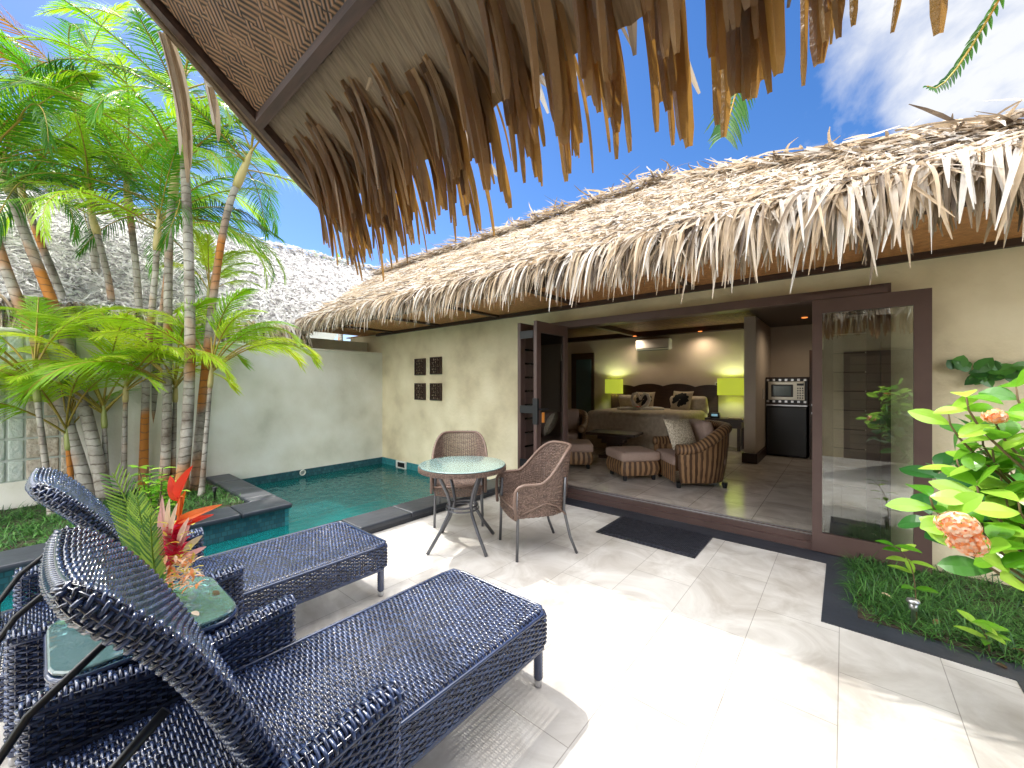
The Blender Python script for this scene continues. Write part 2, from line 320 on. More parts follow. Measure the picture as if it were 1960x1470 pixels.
M['bush'] = mat('bush_leaf', (.06, .24, .012), (.50, .76, .10), 3, .28, attr=True, trans=.4, c3=(.20, .48, .03), contrast=(.15, .8), spec=.6)
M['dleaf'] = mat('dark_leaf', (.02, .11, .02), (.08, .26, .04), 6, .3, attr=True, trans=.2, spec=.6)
M['petal'] = mat('orange_petal', (.92, .36, .12), (.97, .80, .62), 20, .6, attr=True, trans=.3)
M['stem'] = mat('brown_stem', (.12, .08, .04), (.2, .14, .07), 10, .8)
M['red'] = mat('heliconia_red', (.75, .04, .01), (.85, .22, .02), 9, .4, trans=.3, attr=True)
M['pink'] = mat('ginger_pink', (.75, .02, .10), (.80, .08, .2), 9, .4, trans=.3, attr=True)
M['pale'] = mat('pale_bract', (.75, .40, .40), (.82, .72, .5), 5, .5, trans=.3, attr=True)
M['fern'] = mat('cycad_green', (.05, .18, .015), (.30, .48, .05), 8, .4, trans=.4, attr=True)
M['pane'] = glass('window_glass', (.88, .92, .90), 3.8)
M['tglass'] = glass('table_glass', (.60, .85, .85), 1.8, milk=.28, mcol=(.35, .66, .68), bump=.1, bscale=9)  # cyan diffuse share stands in for sky reflected in the glass
M['water'] = glass('pool_water_surface', (.42, .86, .86), .75, 1.33, bump=.4, bscale=5.5, milk=.45, mcol=(.010, .20, .21))
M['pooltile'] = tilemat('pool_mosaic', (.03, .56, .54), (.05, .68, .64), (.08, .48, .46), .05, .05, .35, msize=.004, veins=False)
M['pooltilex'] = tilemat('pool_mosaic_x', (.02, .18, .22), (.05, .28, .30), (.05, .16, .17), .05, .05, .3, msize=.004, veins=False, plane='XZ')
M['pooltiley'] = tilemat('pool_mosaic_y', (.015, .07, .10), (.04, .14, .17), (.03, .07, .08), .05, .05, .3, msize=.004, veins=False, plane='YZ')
M['block'] = mat('glass_block', (.62, .72, .68), (.88, .92, .86), 22, .12, spec=.9, bump=.8, bscale=34, trans=.35, tcol=(.7, .8, .7))
M['blockb'] = mat('warm_glass_block', (.50, .40, .30), (.72, .66, .55), 16, .12, spec=.9, bump=.8, bscale=34, trans=.2)
M['mortar'] = mat('block_mortar', (.42, .46, .42), (.5, .54, .5), 8, .8)
M['mat'] = mat('rubber_mat', (.012, .014, .022), (.045, .05, .07), 30, .5, bump=.6)
M['shade'] = emat('lamp_shade_cloth', (.50, .58, .05), .75)
M['spot'] = emat('ceiling_spot', (1, .28, .06), 1.6)
M['redf'] = mat('hibiscus_red', (.7, .02, .02), rough=.5)
M['steelcase'] = mat('microwave_steel', (.5, .46, .38), (.58, .54, .46), 3, .3, metal=.6)
M['screen'] = mat('microwave_window', (.06, .10, .11), rough=.15)
M['label'] = mat('orange_tag', (.8, .3, .05), rough=.5)
# ================================================================ THE SETTING
def sheet_ring(x0, x1, y0, y1, hx0, hx1, hy0, hy1, z):
    m = MB()
    for a, b, c, d in ((x0, hx0, y0, y1), (hx1, x1, y0, y1), (hx0, hx1, y0, hy0), (hx0, hx1, hy1, y1)):
        m.add([[a, c, z], [b, c, z], [b, d, z], [a, d, z]], [[0, 1, 2, 3]])
    return m
M['ground'] = mat('lawn_ground', (.03, .06, .015), (.07, .12, .03), 3, .95, world=True)
struct('ground', sheet_ring(-400, 400, -400, 400, -7.5, -3.7, -4.2, 4.7, -.03), M['ground'])
m = MB()
for a, b, c, d in ((-3.70, .68, -6, 4.5), (.68, 6, -6, 1.9)):
    m.add([[a, c, 0], [b, c, 0], [b, d, 0], [a, d, 0]], [[0, 1, 2, 3]])
struct('patio_floor', m, M['floor'])
m = MB()          # flush dark slate strip round the bed and along the door sill
m.box(-3.60, -.11, 4.22, 4.462, -.02, .005); m.box(-.11, .07, 3.17, 4.462, -.02, .006); m.box(.07, .85, 3.17, 3.36, -.02, .005); m.box(.67, .85, 1.7, 3.169, -.02, .005)
struct('slate_border', m, M['slate'])
m = MB(); m.box(.071, 6, 3.361, 4.6, -.1, .012); m.box(.851, 6, 1.7, 3.36, -.1, .012); struct('garden_soil', m, M['soil'])
# pool -------------------------------------------------------------
m = MB(); m.box(-7.38, -3.97, -4, 4.6, -1.05, -.9); struct('pool_floor', m, M['pooltile'])
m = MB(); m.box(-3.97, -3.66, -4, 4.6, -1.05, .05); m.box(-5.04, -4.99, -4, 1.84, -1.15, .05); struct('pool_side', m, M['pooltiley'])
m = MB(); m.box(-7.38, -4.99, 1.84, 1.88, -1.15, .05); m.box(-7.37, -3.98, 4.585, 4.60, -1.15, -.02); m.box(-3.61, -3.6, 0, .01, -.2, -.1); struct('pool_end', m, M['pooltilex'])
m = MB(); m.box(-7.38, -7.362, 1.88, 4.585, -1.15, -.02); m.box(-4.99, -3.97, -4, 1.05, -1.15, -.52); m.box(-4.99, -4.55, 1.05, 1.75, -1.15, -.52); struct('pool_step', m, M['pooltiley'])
m = MB(); z = -.15
m.add([[-7.37, 1.88, z], [-3.97, 1.88, z], [-3.97, 4.59, z], [-7.37, 4.59, z], [-4.99, -4, z], [-3.97, -4, z]], [[0, 1, 2, 3], [4, 5, 1], [4, 1, 1 + 0]][:2])
m = MB(); m.add([[-7.37, 1.88, z], [-3.97, 1.88, z], [-3.97, 4.59, z], [-7.37, 4.59, z]], [[0, 1, 2, 3]]); m.add([[-4.99, -4, z], [-3.97, -4, z], [-3.97, 1.88, z], [-4.99, 1.88, z]], [[0, 1, 2, 3]])
struct('pool_water', m, M['water'])
m = MB()
yy = -4.0
while yy < 4.55:
    y2 = min(yy + .6, 4.58); m.rbox(-3.99, -3.60, yy+.002, y2-.002, .045, .10, r=.016, n=2); yy = y2
m.box(-3.665, -3.62, -4, 4.58, -.02, .06)
yy = -4.0
while yy < 1.9:
    y2 = min(yy+.6, 1.915); m.rbox(-5.40, -4.955, yy+.002, y2-.002, .045, .105, r=.022, n=2); yy = y2
xx = -7.36
while xx < -5.41: x2 = min(xx+.6, -5.402); m.rbox(xx+.002, x2-.002, 1.60, 1.915, .045, .105, r=.022, n=2); xx = x2
struct('pool_coping', m, M['slate'])
m = MB(); m.box(-7.36, -5.04, -4, 1.84, -.3, .06); struct('planter_soil', m, M['soil'])

def grass_mesh(pts, h=.13, bases=.06, per=26, w=.006):
    mb = MB(); pts = np.asarray(pts); k = len(pts)
    P0 = np.repeat(pts, per, 0) + np.concatenate([rng.normal(0, bases*.5, (k*per, 2)), np.zeros((k*per, 1))], 1)
    a = rng.random(k*per)*2*PI; el = rng.uniform(.35, 1.25, k*per)
    D = np.stack([np.cos(a)*np.cos(el), np.sin(a)*np.cos(el), np.sin(el)], 1); N = nrm(np.cross(D, np.stack([-np.sin(a), np.cos(a), 0*a], 1)))
    mb.strips(P0, D, N, rng.uniform(h*.7, h*1.5, k*per), rng.uniform(w*.7, w*1.2, k*per), nseg=4, droop=rng.uniform(.8, 2.2, k*per), fold=.1, taper=.85)
    return mb
pts = [[random.uniform(.08, 2.4), random.uniform(3.38, 4.52), 0] for _ in range(760)] + [[random.uniform(.88, 2.4), random.uniform(1.8, 3.36), 0] for _ in range(300)]
tag(grass_mesh(pts).build('mondo_grass', M['grass']), 'tufts of dark green mondo grass filling the bed below the sliding door', 'grass', kind='stuff')
pts = [[random.uniform(-7.3, -5.44), random.uniform(-1.4, 1.57), .05] for _ in range(1100)]
tag(grass_mesh(pts, h=.11, w=.008, per=20).build('mondo_grass', M['grass']), 'short dark grass under the palms in the raised pool planter', 'grass', kind='stuff')

# ================================================================ GARDEN WALL beside the pool
gw = thing('garden_wall', 'tall pale plastered wall along the far side of the pool, glass blocks at its left end', 'wall', (-7.48, 1, 0))
def part(mb, name, m, parent, smooth=False):
    """a child whose mesh is written in world metres"""
    o = mb.build(name, m, None, smooth); o.parent = parent; o.matrix_parent_inverse = Matrix.Translation(parent.location).inverted() if parent.type == 'EMPTY' and parent.rotation_euler.z == 0 else Matrix.Identity(4)
    return o
m = MB(); m.box(-7.58, -7.38, .30, 4.6, -.2, 2.115); m.box(-7.58, -7.382, -4.5, .30, -.2, .36); m.box(-7.58, -7.382, -4.5, -.92, .36, 2.115)
part(m, 'wall_panel', M['gwall'], gw)
m = MB(); m.rbox(-7.60, -7.36, -4.5, 4.59, 2.105, 2.15, r=.015, n=2); part(m, 'wall_cap', M['gwall'], gw)
m = MB(); m.box(-7.55, -7.40, -.92, .30, .36, 2.105); grout = part(m, 'mortar', M['mortar'], gw)
rows = 7; bh = (2.105-.36)/rows; cols = 9; bw = 1.22/cols
for r_ in range(rows):
    for c_ in range(cols):
        y0 = .30 - (c_+1)*bw; z0 = .36 + r_*bh
        m = MB(); m.rbox(-7.56, -7.385, y0+.009, y0+bw-.009, z0+.011, z0+bh-.011, r=.012, n=2)
        part(m, 'glass_block', M['blockb'] if (c_ < 3 and r_ < 4 and random.random() < .8) else M['block'], gw, True)
# small fittings of the pool
def ring_light(y, z):
    t = thing('pool_fitting', '', 'fitting', (-7.36, y, z)); m = MB()
    m.tube([[0.01, .045*math.cos(k*PI/8), .045*math.sin(k*PI/8)] for k in range(17)], .010, 6, cap=False); m.build('ring', M['white'], t, True)
    m = MB(); m.add([[.006, .04*math.cos(k*PI/8), .04*math.sin(k*PI/8)] for k in range(16)], [list(range(16))]); m.build('lens', M['silver'], t)
    return t
p = at(579, 903, X=-7.36); tag(ring_light(p[1], -.07), 'small round white pool fitting at the foot of the pale garden wall', 'pool fitting')
t = thing('pool_skimmer', 'white rectangular skimmer mouth in the teal tiles at the pool corner under the carvings', 'skimmer', (-6.66, 4.58, -.09))
m = MB(); m.box(-.16, .16, -.03, 0, .05, .075); m.box(-.16, .16, -.03, 0, -.075, -.05); m.box(-.16, -.13, -.03, 0, -.05, .05); m.box(.13, .16, -.03, 0, -.05, .05); m.build('skimmer_frame', M['white'], t)
m = MB(); m.box(-.13, .13, -.008, 0, -.05, .05); m.build('skimmer_flap', M['black'], t)

# ================================================================ THE HOUSE
H = thing('thatched_house', 'plastered villa with thatched roof, folding doors open onto the patio', 'house', (-3, 4.7, 0))
m = MB(); m.box(-8.7, -3.13, 4.6, 4.8, -.3, 2.55); m.box(.30, 3.2, 4.6, 4.8, -.3, 2.55); m.box(-3.13, .30, 4.6, 4.8, 2.33, 2.55); m.box(-3.13, .30, 4.62, 4.8, -.3, 0.02)
part(m, 'front_wall', M['wall'], H)
m = MB(); m.box(-7.5, 3.2, 9.8, 10.0, 0, 2.7); m.box(-7.5, -7.3, 4.8, 9.8, 0, 2.7); m.box(3.0, 3.2, 4.8, 9.8, 0, 2.7); part(m, 'room_wall', M['inwall'], H)
m = MB(); m.box(-1.345, -1.17, 7.97, 9.8, .12, 2.68); pw = part(m, 'partition_wall', M['inwall'], H)
m = MB(); m.box(-1.375, -1.14, 7.94, 9.79, .12, .29); part(m, 'skirting', M['darkwood'], H)
m = MB(); m.box(-1.168, -1.155, 8.75, 8.83, 1.22, 1.40); part(m, 'light_switch', M['white'], H)
m = MB(); m.box(-7.3, 3.0, 4.64, 9.8, .02, .12); struct('room_floor', m, M['infloor'])
# ceiling: dark boards with beams round woven panels
m = MB(); m.box(-7.5, 3.2, 4.6, 10, 2.80, 2.86); part(m, 'ceiling', M['soffit2'], H)
m = MB()
for x in np.arange(-7.4, 3.1, 3.3): m.box(x, x+.12, 4.8, 9.8, 2.70, 2.80)
for y in (4.8, 7.2, 9.6): m.box(-7.4, 3.1, y, y+.2, 2.685, 2.799)
m.box(-1.17, 3.1, 7.0, 9.8, 2.68, 2.69)
part(m, 'ceiling_beams', M['darkwood'], H)
for px, py in ((1215, 643), (1340, 634), (1540, 607)):
    p = at(px, py, z=2.684); m = MB(); m.lathe([(.045, 0), (.045, -.008), (.03, -.012)], c=(p[0], p[1], 2.684 if px != 1540 else 2.679), n=14); o = part(m, 'ceiling_spot', M['spot'], H); l = bpy.data.lights.new('spot_bulb', 'SPOT'); l.energy = 24; l.spot_size = R(165); l.spot_blend = 1.0; l.color = (1, .80, .58); l.shadow_soft_size = .05; lo = bpy.data.objects.new('spot_bulb', l); col.objects.link(lo); lo.location = (p[0], p[1], 2.64)
# soffit, trims
m = MB(); m.box(-8.2, 2.9, 3.36, 4.6, 2.56, 2.58); m.box(-8.9, -7.4, 4.6, 9, 2.56, 2.58); part(m, 'soffit', M['soffit'], H)
m = MB(); m.box(-8.25, 3.0, 3.30, 3.36, 2.50, 2.70); m.box(-7.5, 3.2, 4.55, 4.605, 2.505, 2.565); m.box(-7.56, -7.5, 4.55, 9, 2.505, 2.565)
for x in np.arange(-7.0, 2.9, 1.42): m.box(x+.02, x+.09, 3.36, 4.55, 2.53, 2.562)
part(m, 'soffit_trim', M['beam'], H)
# roof: front, back and right hip
EY, EZ, RY, RZ, K = 3.22, 2.68, 6.8, 4.85, .606
RXR, EXR = -2.3, 1.3; RXL = -11.3
m = MB()
m.add([[-11.3, RY, RZ], [-7.7, EY, EZ], [EXR, EY, EZ], [RXR, RY, RZ]], [[0, 1, 2, 3]])
m.add([[EXR, EY, EZ], [EXR, 10.4, EZ], [RXR, RY, RZ]], [[0, 1, 2]])
m.add([[-11.3, 10.4, EZ], [EXR, 10.4, EZ], [RXR, RY, RZ], [-11.3, RY, RZ]], [[0, 1, 2, 3]])
roof = part(m, 'roof', M['thatchbase'], H)
nF = np.array([0, -K, 1.0])/math.hypot(1, K); dF = np.array([0, -1.0, -K])/math.hypot(1, K)
def roof_strips(n, uv, nrm_, dn, L, Wd, spread, lift=.0, nseg=3, lenj=.5, mb=None):
    P0 = uv(n); dn = np.asarray(dn); side = nrm(np.cross(nrm_, dn)); k = len(P0)
    a = rng.normal(0, spread, k); el = rng.normal(.10, .12, k)
    D = dn[None]*np.cos(a)[:, None] + side[None]*np.sin(a)[:, None] + nrm_[None]*el[:, None]
    N = nrm_[None] + side[None]*rng.normal(0, .5, k)[:, None]
    mb.strips(P0 + nrm_*rng.uniform(0, .07 + lift, k)[:, None], D, N, L*rng.uniform(1-lenj, 1+lenj, k), Wd*rng.uniform(.6, 1.4, k), nseg=nseg, droop=rng.uniform(.15, .5, k), curl=rng.normal(0, .5, k), fold=.25)
def front_uv(n):
    out = []
    y = rng.uniform(EY, RY, n*2); 
    # denser to the right (nearer the patio)
    x = np.where(rng.random(n*2) < .55, rng.uniform(-4.5, 1.3, n*2), rng.uniform(-11.3, -2, n*2))
    f = (y-EY)/(RY-EY); ok = (x > -7.7 - 3.6*f) & (x < EXR - 3.6*f)
    x, y = x[ok][:n], y[ok][:n]
    return np.stack([x, y, EZ + K*(y-EY)], 1)
mb = MB(); roof_strips(38000, front_uv, nF, dF, .25, .023, .5, mb=mb)
# hip side + ridge tufts
def hip_uv(n):
    f = np.sqrt(rng.random(n)); f = 1-f; s = rng.uniform(0, 1, n)
    x = EXR - 3.6*f; y = EY + 3.6*f + s*(10.4-EY-7.2*f) ; y = np.clip(y, EY, 8)
    return np.stack([x, y, EZ+K*3.6*f], 1)
nH = np.array([K, 0, 1.0])/math.hypot(1, K); dH = np.array([1.0, 0, -K])/math.hypot(1, K)
roof_strips(3500, hip_uv, nH, dH, .3, .03, .5, mb=mb)
def hipline(n):
    f = rng.random(n); return np.stack([EXR-3.6*f + rng.normal(0, .08, n), EY+3.6*f + rng.normal(0, .08, n), EZ+K*3.6*f+.03], 1)
roof_strips(1500, hipline, np.array([0, 0, 1.0]), np.array([.7, -.7, -.5]), .34, .03, .9, lift=.01, mb=mb)
def ridge_uv(n):
    x = rng.uniform(RXL, RXR+.1, n); return np.stack([x, RY + rng.normal(0, .1, n), RZ+.02 + 0*x], 1)
roof_strips(2600, ridge_uv, np.array([0, 0, 1.0]), np.array([0, -1.0, -.15]), .38, .032, 1.1, lift=.08, mb=mb)
th = part(mb, 'thatch', M['thatch'], H)
# eave fringe: rows of long dry leaf strips bending over the edge
mb = MB()
for (n, y0, dz, L0, L1) in ((1500, .0, .0, .30, .56), (1500, .12, .05, .28, .52), (1300, .28, .13, .25, .45), (1300, .45, .22, .22, .42)):
    x = rng.uniform(-8.1, 1.35, n); x = np.sort(x); clump = .5+.5*np.sin(x*23+np.sin(x*7)*3)
    P0 = np.stack([x, EY + y0 + rng.normal(0, .02, n), EZ + dz + .03 + rng.uniform(0, .05, n)], 1)
    D = np.stack([rng.normal(-.12, .16, n), -np.ones(n), rng.uniform(-.35, .15, n)], 1)
    N = np.stack([rng.normal(0, .5, n), -.4+0*x, np.ones(n)], 1)
    near = np.clip((x+6)/6, 0, 1)
    mb.strips(P0, D, N, rng.uniform(L0, L1, n)*(.86+.42*near)*(.8+.3*clump), rng.uniform(.016, .036, n)*(.9+.25*near), nseg=6, droop=rng.uniform(1.9, 3.6, n), curl=rng.normal(0, .35, n), fold=.3, taper=.7)
part(mb, 'eave_fringe', M['thatch'], H)

# door frames in the opening
m = MB(); m.box(-3.13, .30, 4.50, 4.62, 2.25, 2.335); m.box(.24, .30, 4.52, 4.62, .0, 2.25); m.box(-3.13, -3.07, 4.52, 4.62, 0, 2.25)
m.box(-3.13, .30, 4.47, 4.64, .004, .07); m.box(-3.13, .30, 4.50, 4.64, .07, .125)
m.box(-.3, .28, 4.44, 4.50, 2.25, 2.30)
part(m, 'door_frame', M['frame'], H)
m = MB(); m.box(-3.07, .24, 4.53, 4.538, .125, .133); m.box(-3.07, .24, 4.60, 4.608, .125, .133); part(m, 'door_track', M['silver'], H)
def leaf_x(X, y0, y1, name, slats=False):
    m = MB(); s = .085; T = .045; z0, z1 = .03, 2.25
    m.box(X-T/2, X+T/2, y0, y0+s, z0, z1); m.box(X-T/2, X+T/2, y1-s, y1, z0, z1); m.box(X-T/2, X+T/2, y0+s, y1-s, z1-.13, z1); m.box(X-T/2, X+T/2, y0+s, y1-s, z0, z0+.16)
    d = part(m, name, M['frame'], H)
    if slats:
        for k in range(11):
            z = z0+.2+k*.172; m = MB(); m.box(X-.012, X+.012, y0+s, y1-s, z, z+.15)
            m.build('louvre', M['screen'], d)
    else:
        m = MB(); m.box(X-.004, X+.004, y0+s, y1-s, z0+.16, z1-.13); o = m.build('pane', M['pane'], d)
    return d
def sub(mb, name, m, parent, smooth=False):
    o = mb.build(name, m, parent, smooth); return o
fd = leaf_x(-2.80, 3.77, 4.46, 'folding_door')
m = MB(); m.box(-2.835, -2.765, 3.766, 3.80, 1.02, 1.33); m.tube([[-2.82, 3.82, 1.2], [-2.74, 3.82, 1.2], [-2.735, 3.95, 1.2]], .011, 8); sub(m, 'door_handle', M['black'], fd)
m = MB(); m.box(-2.752, -2.745, 3.84, 3.885, 1.04, 1.16); sub(m, 'key_tag', M['label'], fd)
fd2 = leaf_x(-3.06, 3.79, 4.46, 'folding_door', False)
for k in range(11):
    z = .22+k*.172; m = MB(); m.box(-3.045, -3.03, 3.875, 4.375, z, z+.145); sub(m, 'louvre', M['frame'], fd2)
m = MB()
for z in (.5, 1.15, 2.05): m = MB(); m.box(-3.03, -2.83, 3.765, 3.785, z, z+.09); part(m, 'hinge', M['black'], H)
# sliding screen door hung outside the wall on the right
m = MB(); x0, x1, z0, z1 = -.216, .526, .012, 2.246; Yp = 4.44; s = .1
m.box(x0, x0+s-.03, Yp, Yp+.045, z0, z1); m.box(x1-s, x1, Yp, Yp+.045, z0, z1); m.box(x0+s-.03, x1-s, Yp, Yp+.045, z1-.12, z1); m.box(x0+s-.03, x1-s, Yp, Yp+.045, z0, z0+.17)
sd = part(m, 'sliding_door', M['frame'], H)
m = MB(); m.box(x0+s-.03, x1-s, Yp+.018, Yp+.026, z0+.17, z1-.12); sub(m, 'pane', M['pane'], sd)
# louvred leaf folded behind it
m = MB(); m.box(-.14, -.07, 4.56, 4.61, .13, 2.25); m.box(.15, .24, 4.56, 4.61, .13, 2.25); m.box(-.07, .15, 4.56, 4.61, 2.12, 2.25); m.box(-.07, .15, 4.56, 4.61, .13, .26)
ld = part(m, 'louvred_door', M['frame'], H)
M['slat'] = mat('louvre_slat', (.17, .13, .105), (.25, .17, .13), 3, .35)
for k in range(11):
    z = .265+k*.168; m = MB(); m.box(-.07, .15, 4.575, 4.59, z, z+.158); sub(m, 'louvre', M['slat'], ld)
# dark inner door at the back of the room
m = MB(); m.box(-5.95, -5.25, 9.74, 9.8, .12, 2.36); d = part(m, 'inner_door_frame', M['darkwood'], H)
m = MB(); m.box(-5.78, -5.32, 9.72, 9.738, .16, 2.18); sub(m, 'door_leaf', M['screen'], d)

# ---------------------------------------------------------------- carved plaques
def plaque(x, z, s, seed, label):
    rg = random.Random(seed); t = thing('wall_carving', label, 'wall carving', (x, 4.598, z), 0, 'carved plaques on the pool wall of the house')
    m = MB(); h = s/2
    for a, b, c, d in ((-h, h, h-.022, h), (-h, h, -h, -h+.022), (-h, -h+.022, -h+.022, h-.022), (h-.022, h, -h+.022, h-.022)): m.box(a, b, -.035, -.004, c, d)
    m.build('plaque_frame', M['darkwood'], t)
    m = MB()
    for i in range(5):
        for j in range(5):
            cx, cz = -h+.045+i*(s-.09)/4, -h+.045+j*(s-.09)/4
            r = .028 + .006*((i+j) % 2)
            m.tube([[cx+r*math.cos(k*PI/5+rg.random()*.3), -.018-.006*((i+j) % 2), cz+r*math.sin(k*PI/5)] for k in range(8+rg.randint(0, 3))], .0085, 5)
    for i in range(7):
        c = -h+.02+i*(s-.04)/6; m.box(c-.004, c+.004, -.016, -.006, -h+.02, h-.02); m.box(-h+.02, h-.02, -.014, -.007, c-.004, c+.004)
    m.build('fretwork', M['darkwood'], t); return t
for (x, z, l) in ((-6.08, 1.82, 'carved dark wooden plaque, top left of the four on the wall'), (-5.62, 1.83, 'carved dark wooden plaque, top right of the four on the wall'),
                  (-6.08, 1.36, 'carved dark wooden plaque, bottom left of the four on the wall'), (-5.62, 1.36, 'carved dark wooden plaque, bottom right of the four on the wall')):
    plaque(x, z, .31, hash(l) % 997 if False else int(z*100+x*10), l)

# ================================================================ PAVILION over the camera
PV = thing('thatched_pavilion', 'thatched shelter whose leafy eave hangs over the patio in the foreground', 'shelter', (1, -1.6, 0))
PK = .79; PE = 1.02
def pz(y): return 2.29 + PK*(1.3-y)
X0, X1 = -2.22, 3.2
# rafters/beams, woven panels, leaf sheet
m = MB()
def slab(m, x0, x1, y0, y1, o0, o1):
    m.add([[x, y, pz(y)+o] for x in (x0, x1) for y in (y0, y1) for o in (o0, o1)], [[0, 1, 3, 2], [4, 6, 7, 5], [0, 4, 5, 1], [2, 3, 7, 6], [0, 2, 6, 4], [1, 5, 7, 3]])
slab(m, X0-.0, X0+.04, -1.5, .98, -.01, .08)
slab(m, X0+.04, X1, .672, .702, -.02, .05)
for x in np.arange(X0+1.15, X1, 1.15): slab(m, x, x+.07, -1.5, .66, -.03, .05)
for y in (-.1, -.9): slab(m, X0+.06, X1, y, y+.07, -.035, .05)
part(m, 'rafters', M['beam'], PV)
m = MB(); slab(m, X0+.06, X1, -1.5, .68, .02, .05); part(m, 'woven_panel', M['soffit2'], PV)
G = []
nx = 240
for y in np.linspace(.70, PE+.05, 7):
    row = []
    for k in range(nx+1):
        x = X0 + .02 + (X1-X0-.02)*k/nx
        row.append([x, y + .03*math.sin(x*3), pz(y)+.03 + .008*abs(math.sin(k*PI/3)) + .012*math.sin(x*5) - .25*max(0, y-.95)**1.5])
    G.append(row)
m = MB(); m.grid(G); part(m, 'leaf_lining', M['leafsheet'], PV)
m = MB(); m.add([[X0, -1.5, pz(-1.5)+.1], [X1, -1.5, pz(-1.5)+.1], [X1, PE, pz(PE)+.07], [X0, PE, pz(PE)+.07]], [[0, 1, 2, 3]])
m.add([[X0, -1.5, pz(-1.5)+.1], [X1, -1.5, pz(-1.5)+.1], [X1, -4.2, 2.3], [X0, -4.2, 2.3]], [[0, 1, 2, 3]])
part(m, 'roof', M['thatchbase'], PV)
mb = MB()
nP = np.array([0, PK, 1.0])/math.hypot(1, PK); dP = np.array([0, 1.0, -PK])/math.hypot(1, PK)
def pav_uv(n):
    y = rng.uniform(-1.5, PE, n); return np.stack([rng.uniform(X0+.02, X1, n), y, pz(y)+.22], 1)
roof_strips(1500, pav_uv, nP, dP, .4, .05, .3, mb=mb); part(mb, 'thatch', M['thatch'], PV)
# barge edge: split dry stalk lying along the gable
m = MB(); pth = [[X0-.03+.012*math.sin(y*6), y, pz(y)+.03-.06*max(0, (y-.6))**2] for y in np.linspace(-1.5, 1.14, 30)]
m.tube([[p[0]-.012, p[1], p[2]-.035] for p in pth], np.linspace(.018, .012, 30), 7); m.tube(pth, np.linspace(.035, .02, 30), 7); m.tube([[p[0]-.03, p[1], p[2]+.05] for p in pth], .03, 7); part(m, 'barge_edge', M['leafsheet'], PV, True)
# hanging fringe
mb = MB()
n = 150
for layer, (n, ya, yb, La, Lb, w0, w1) in enumerate(((360, .86, 1.0, .34, .58, .022, .052), (260, .78, .95, .38, .62, .018, .045), (200, .98, 1.06, .25, .52, .010, .03))):
    x = rng.uniform(X0+.02, X1, n); x = X0 + .02 + (x-X0-.02)
    clump = np.round(x/.17)*.17 + .05*np.sin(x*5); x = x*.62 + clump*.38 + rng.normal(0, .012, n)
    x = x[(x < -1.1) | (rng.random(n) < .72)]; n = len(x); y = rng.uniform(ya, yb, n); edge = np.clip((x-X0)/1.3, 0, 1); wide = np.clip((x+1.4)/.8, 0, 1)
    P0 = np.stack([x, y, pz(y)+.02+rng.uniform(0, .04, n)], 1)
    D = np.stack([rng.normal(0.0, .035, n), np.ones(n), -PK*np.ones(n)*rng.uniform(.9, 1.2, n)], 1)
    N = np.stack([rng.normal(0, .35, n), PK*np.ones(n), np.ones(n)], 1)
    mb.strips(P0, D, N, rng.uniform(La, Lb, n)*(1.02-.14*edge-.07*wide), rng.uniform(w0, w1, n)*(1+.15*wide), nseg=10, droop=rng.uniform(1.3, 2.6, n), curl=rng.normal(0, .09, n), fold=.38, taper=.35, tip=.62)
fr = part(mb, 'eave_fringe', M['leafdry'], PV)
mb = MB(); P0 = []; D = []
for (px, py) in ((312, 60), (322, 62), (395, 150), (402, 165), (306, 60)):
    p = at(px, py, X=X0-.03); P0.append(p); D.append([-.1, .35, -.8])
mb.strips(np.array(P0), np.array(D), np.array([[1, .2, .2]]*5), np.array([.62, .56, .2, .24, .5]), np.array([.05, .04, .04, .035, .03]), nseg=8, droop=1.2, curl=.25, fold=.4, taper=.6)
part(mb, 'loose_leaf', M['thatch'], PV)
m = MB(); m.box(-2.0, 3.0, -1.75, -1.6, 0, 4.2); m.box(2.2, 3.0, -1.6, .9, 0, 2.4); part(m, 'back_wall', M['wall'], PV)
m = MB(); m.box(.0, 1.0, -1.6, -1.56, 0.0, 2.15); d = part(m, 'louvred_door', M['frame'], PV)
m = MB(); 
for k in range(11): m.box(.1, .9, -1.555, -1.54, .15+k*.175, .15+k*.175+.15)
sub(m, 'louvre', M['slat'], d)

# ================================================================ neighbouring white thatched roof
NB = thing('neighbouring_house', 'house with bleached silvery thatch rising behind the palms and the pool wall', 'house', (-10, 0, 0))
m = MB(); m.box(-10.5, -7.95, -7, 4.59, -.02, 2.4); part(m, 'wall', M['gwall'], NB)
NRX, NRZ, NEX, NEZ = -11.3, 5.02, -7.75, 2.45; NK = (NRZ-NEZ)/(NEX-NRX)
m = MB(); m.add([[NRX, -9, NRZ], [NEX, -9, NEZ], [NEX, 3.2, NEZ], [NRX, 6.8, NRZ]], [[0, 1, 2, 3]]); m.add([[NRX, -9, NRZ], [NRX, 6.8, NRZ], [-15, 6.8, 2.4], [-15, -9, 2.4]], [[0, 1, 2, 3]]); part(m, 'roof', M['thatchw'], NB)
nW = np.array([NK, 0, 1.0])/math.hypot(1, NK); dW = np.array([1.0, 0, -NK])/math.hypot(1, NK)
def w_uv(n):
    x = rng.uniform(NRX, NEX, n); y = rng.uniform(-3.2, 6.8, n); ok = y < 3.2 + (NEX-x)*1.0 + .1
    x, y = x[ok], y[ok]; return np.stack([x, y, NEZ+NK*(NEX-x)], 1)
mb = MB(); roof_strips(42000, w_uv, nW, dW, .15, .026, 1.0, lift=.02, mb=mb)
def wr_uv(n): return np.stack([NRX+rng.normal(0, .08, n), rng.uniform(-3.2, 6.7, n), NRZ+.03+0*rng.random(n)], 1)
roof_strips(1500, wr_uv, np.array([0, 0, 1.0]), np.array([1.0, 0, -.2]), .22, .035, 1.2, lift=.05, mb=mb)
part(mb, 'thatch', M['thatchw'], NB)
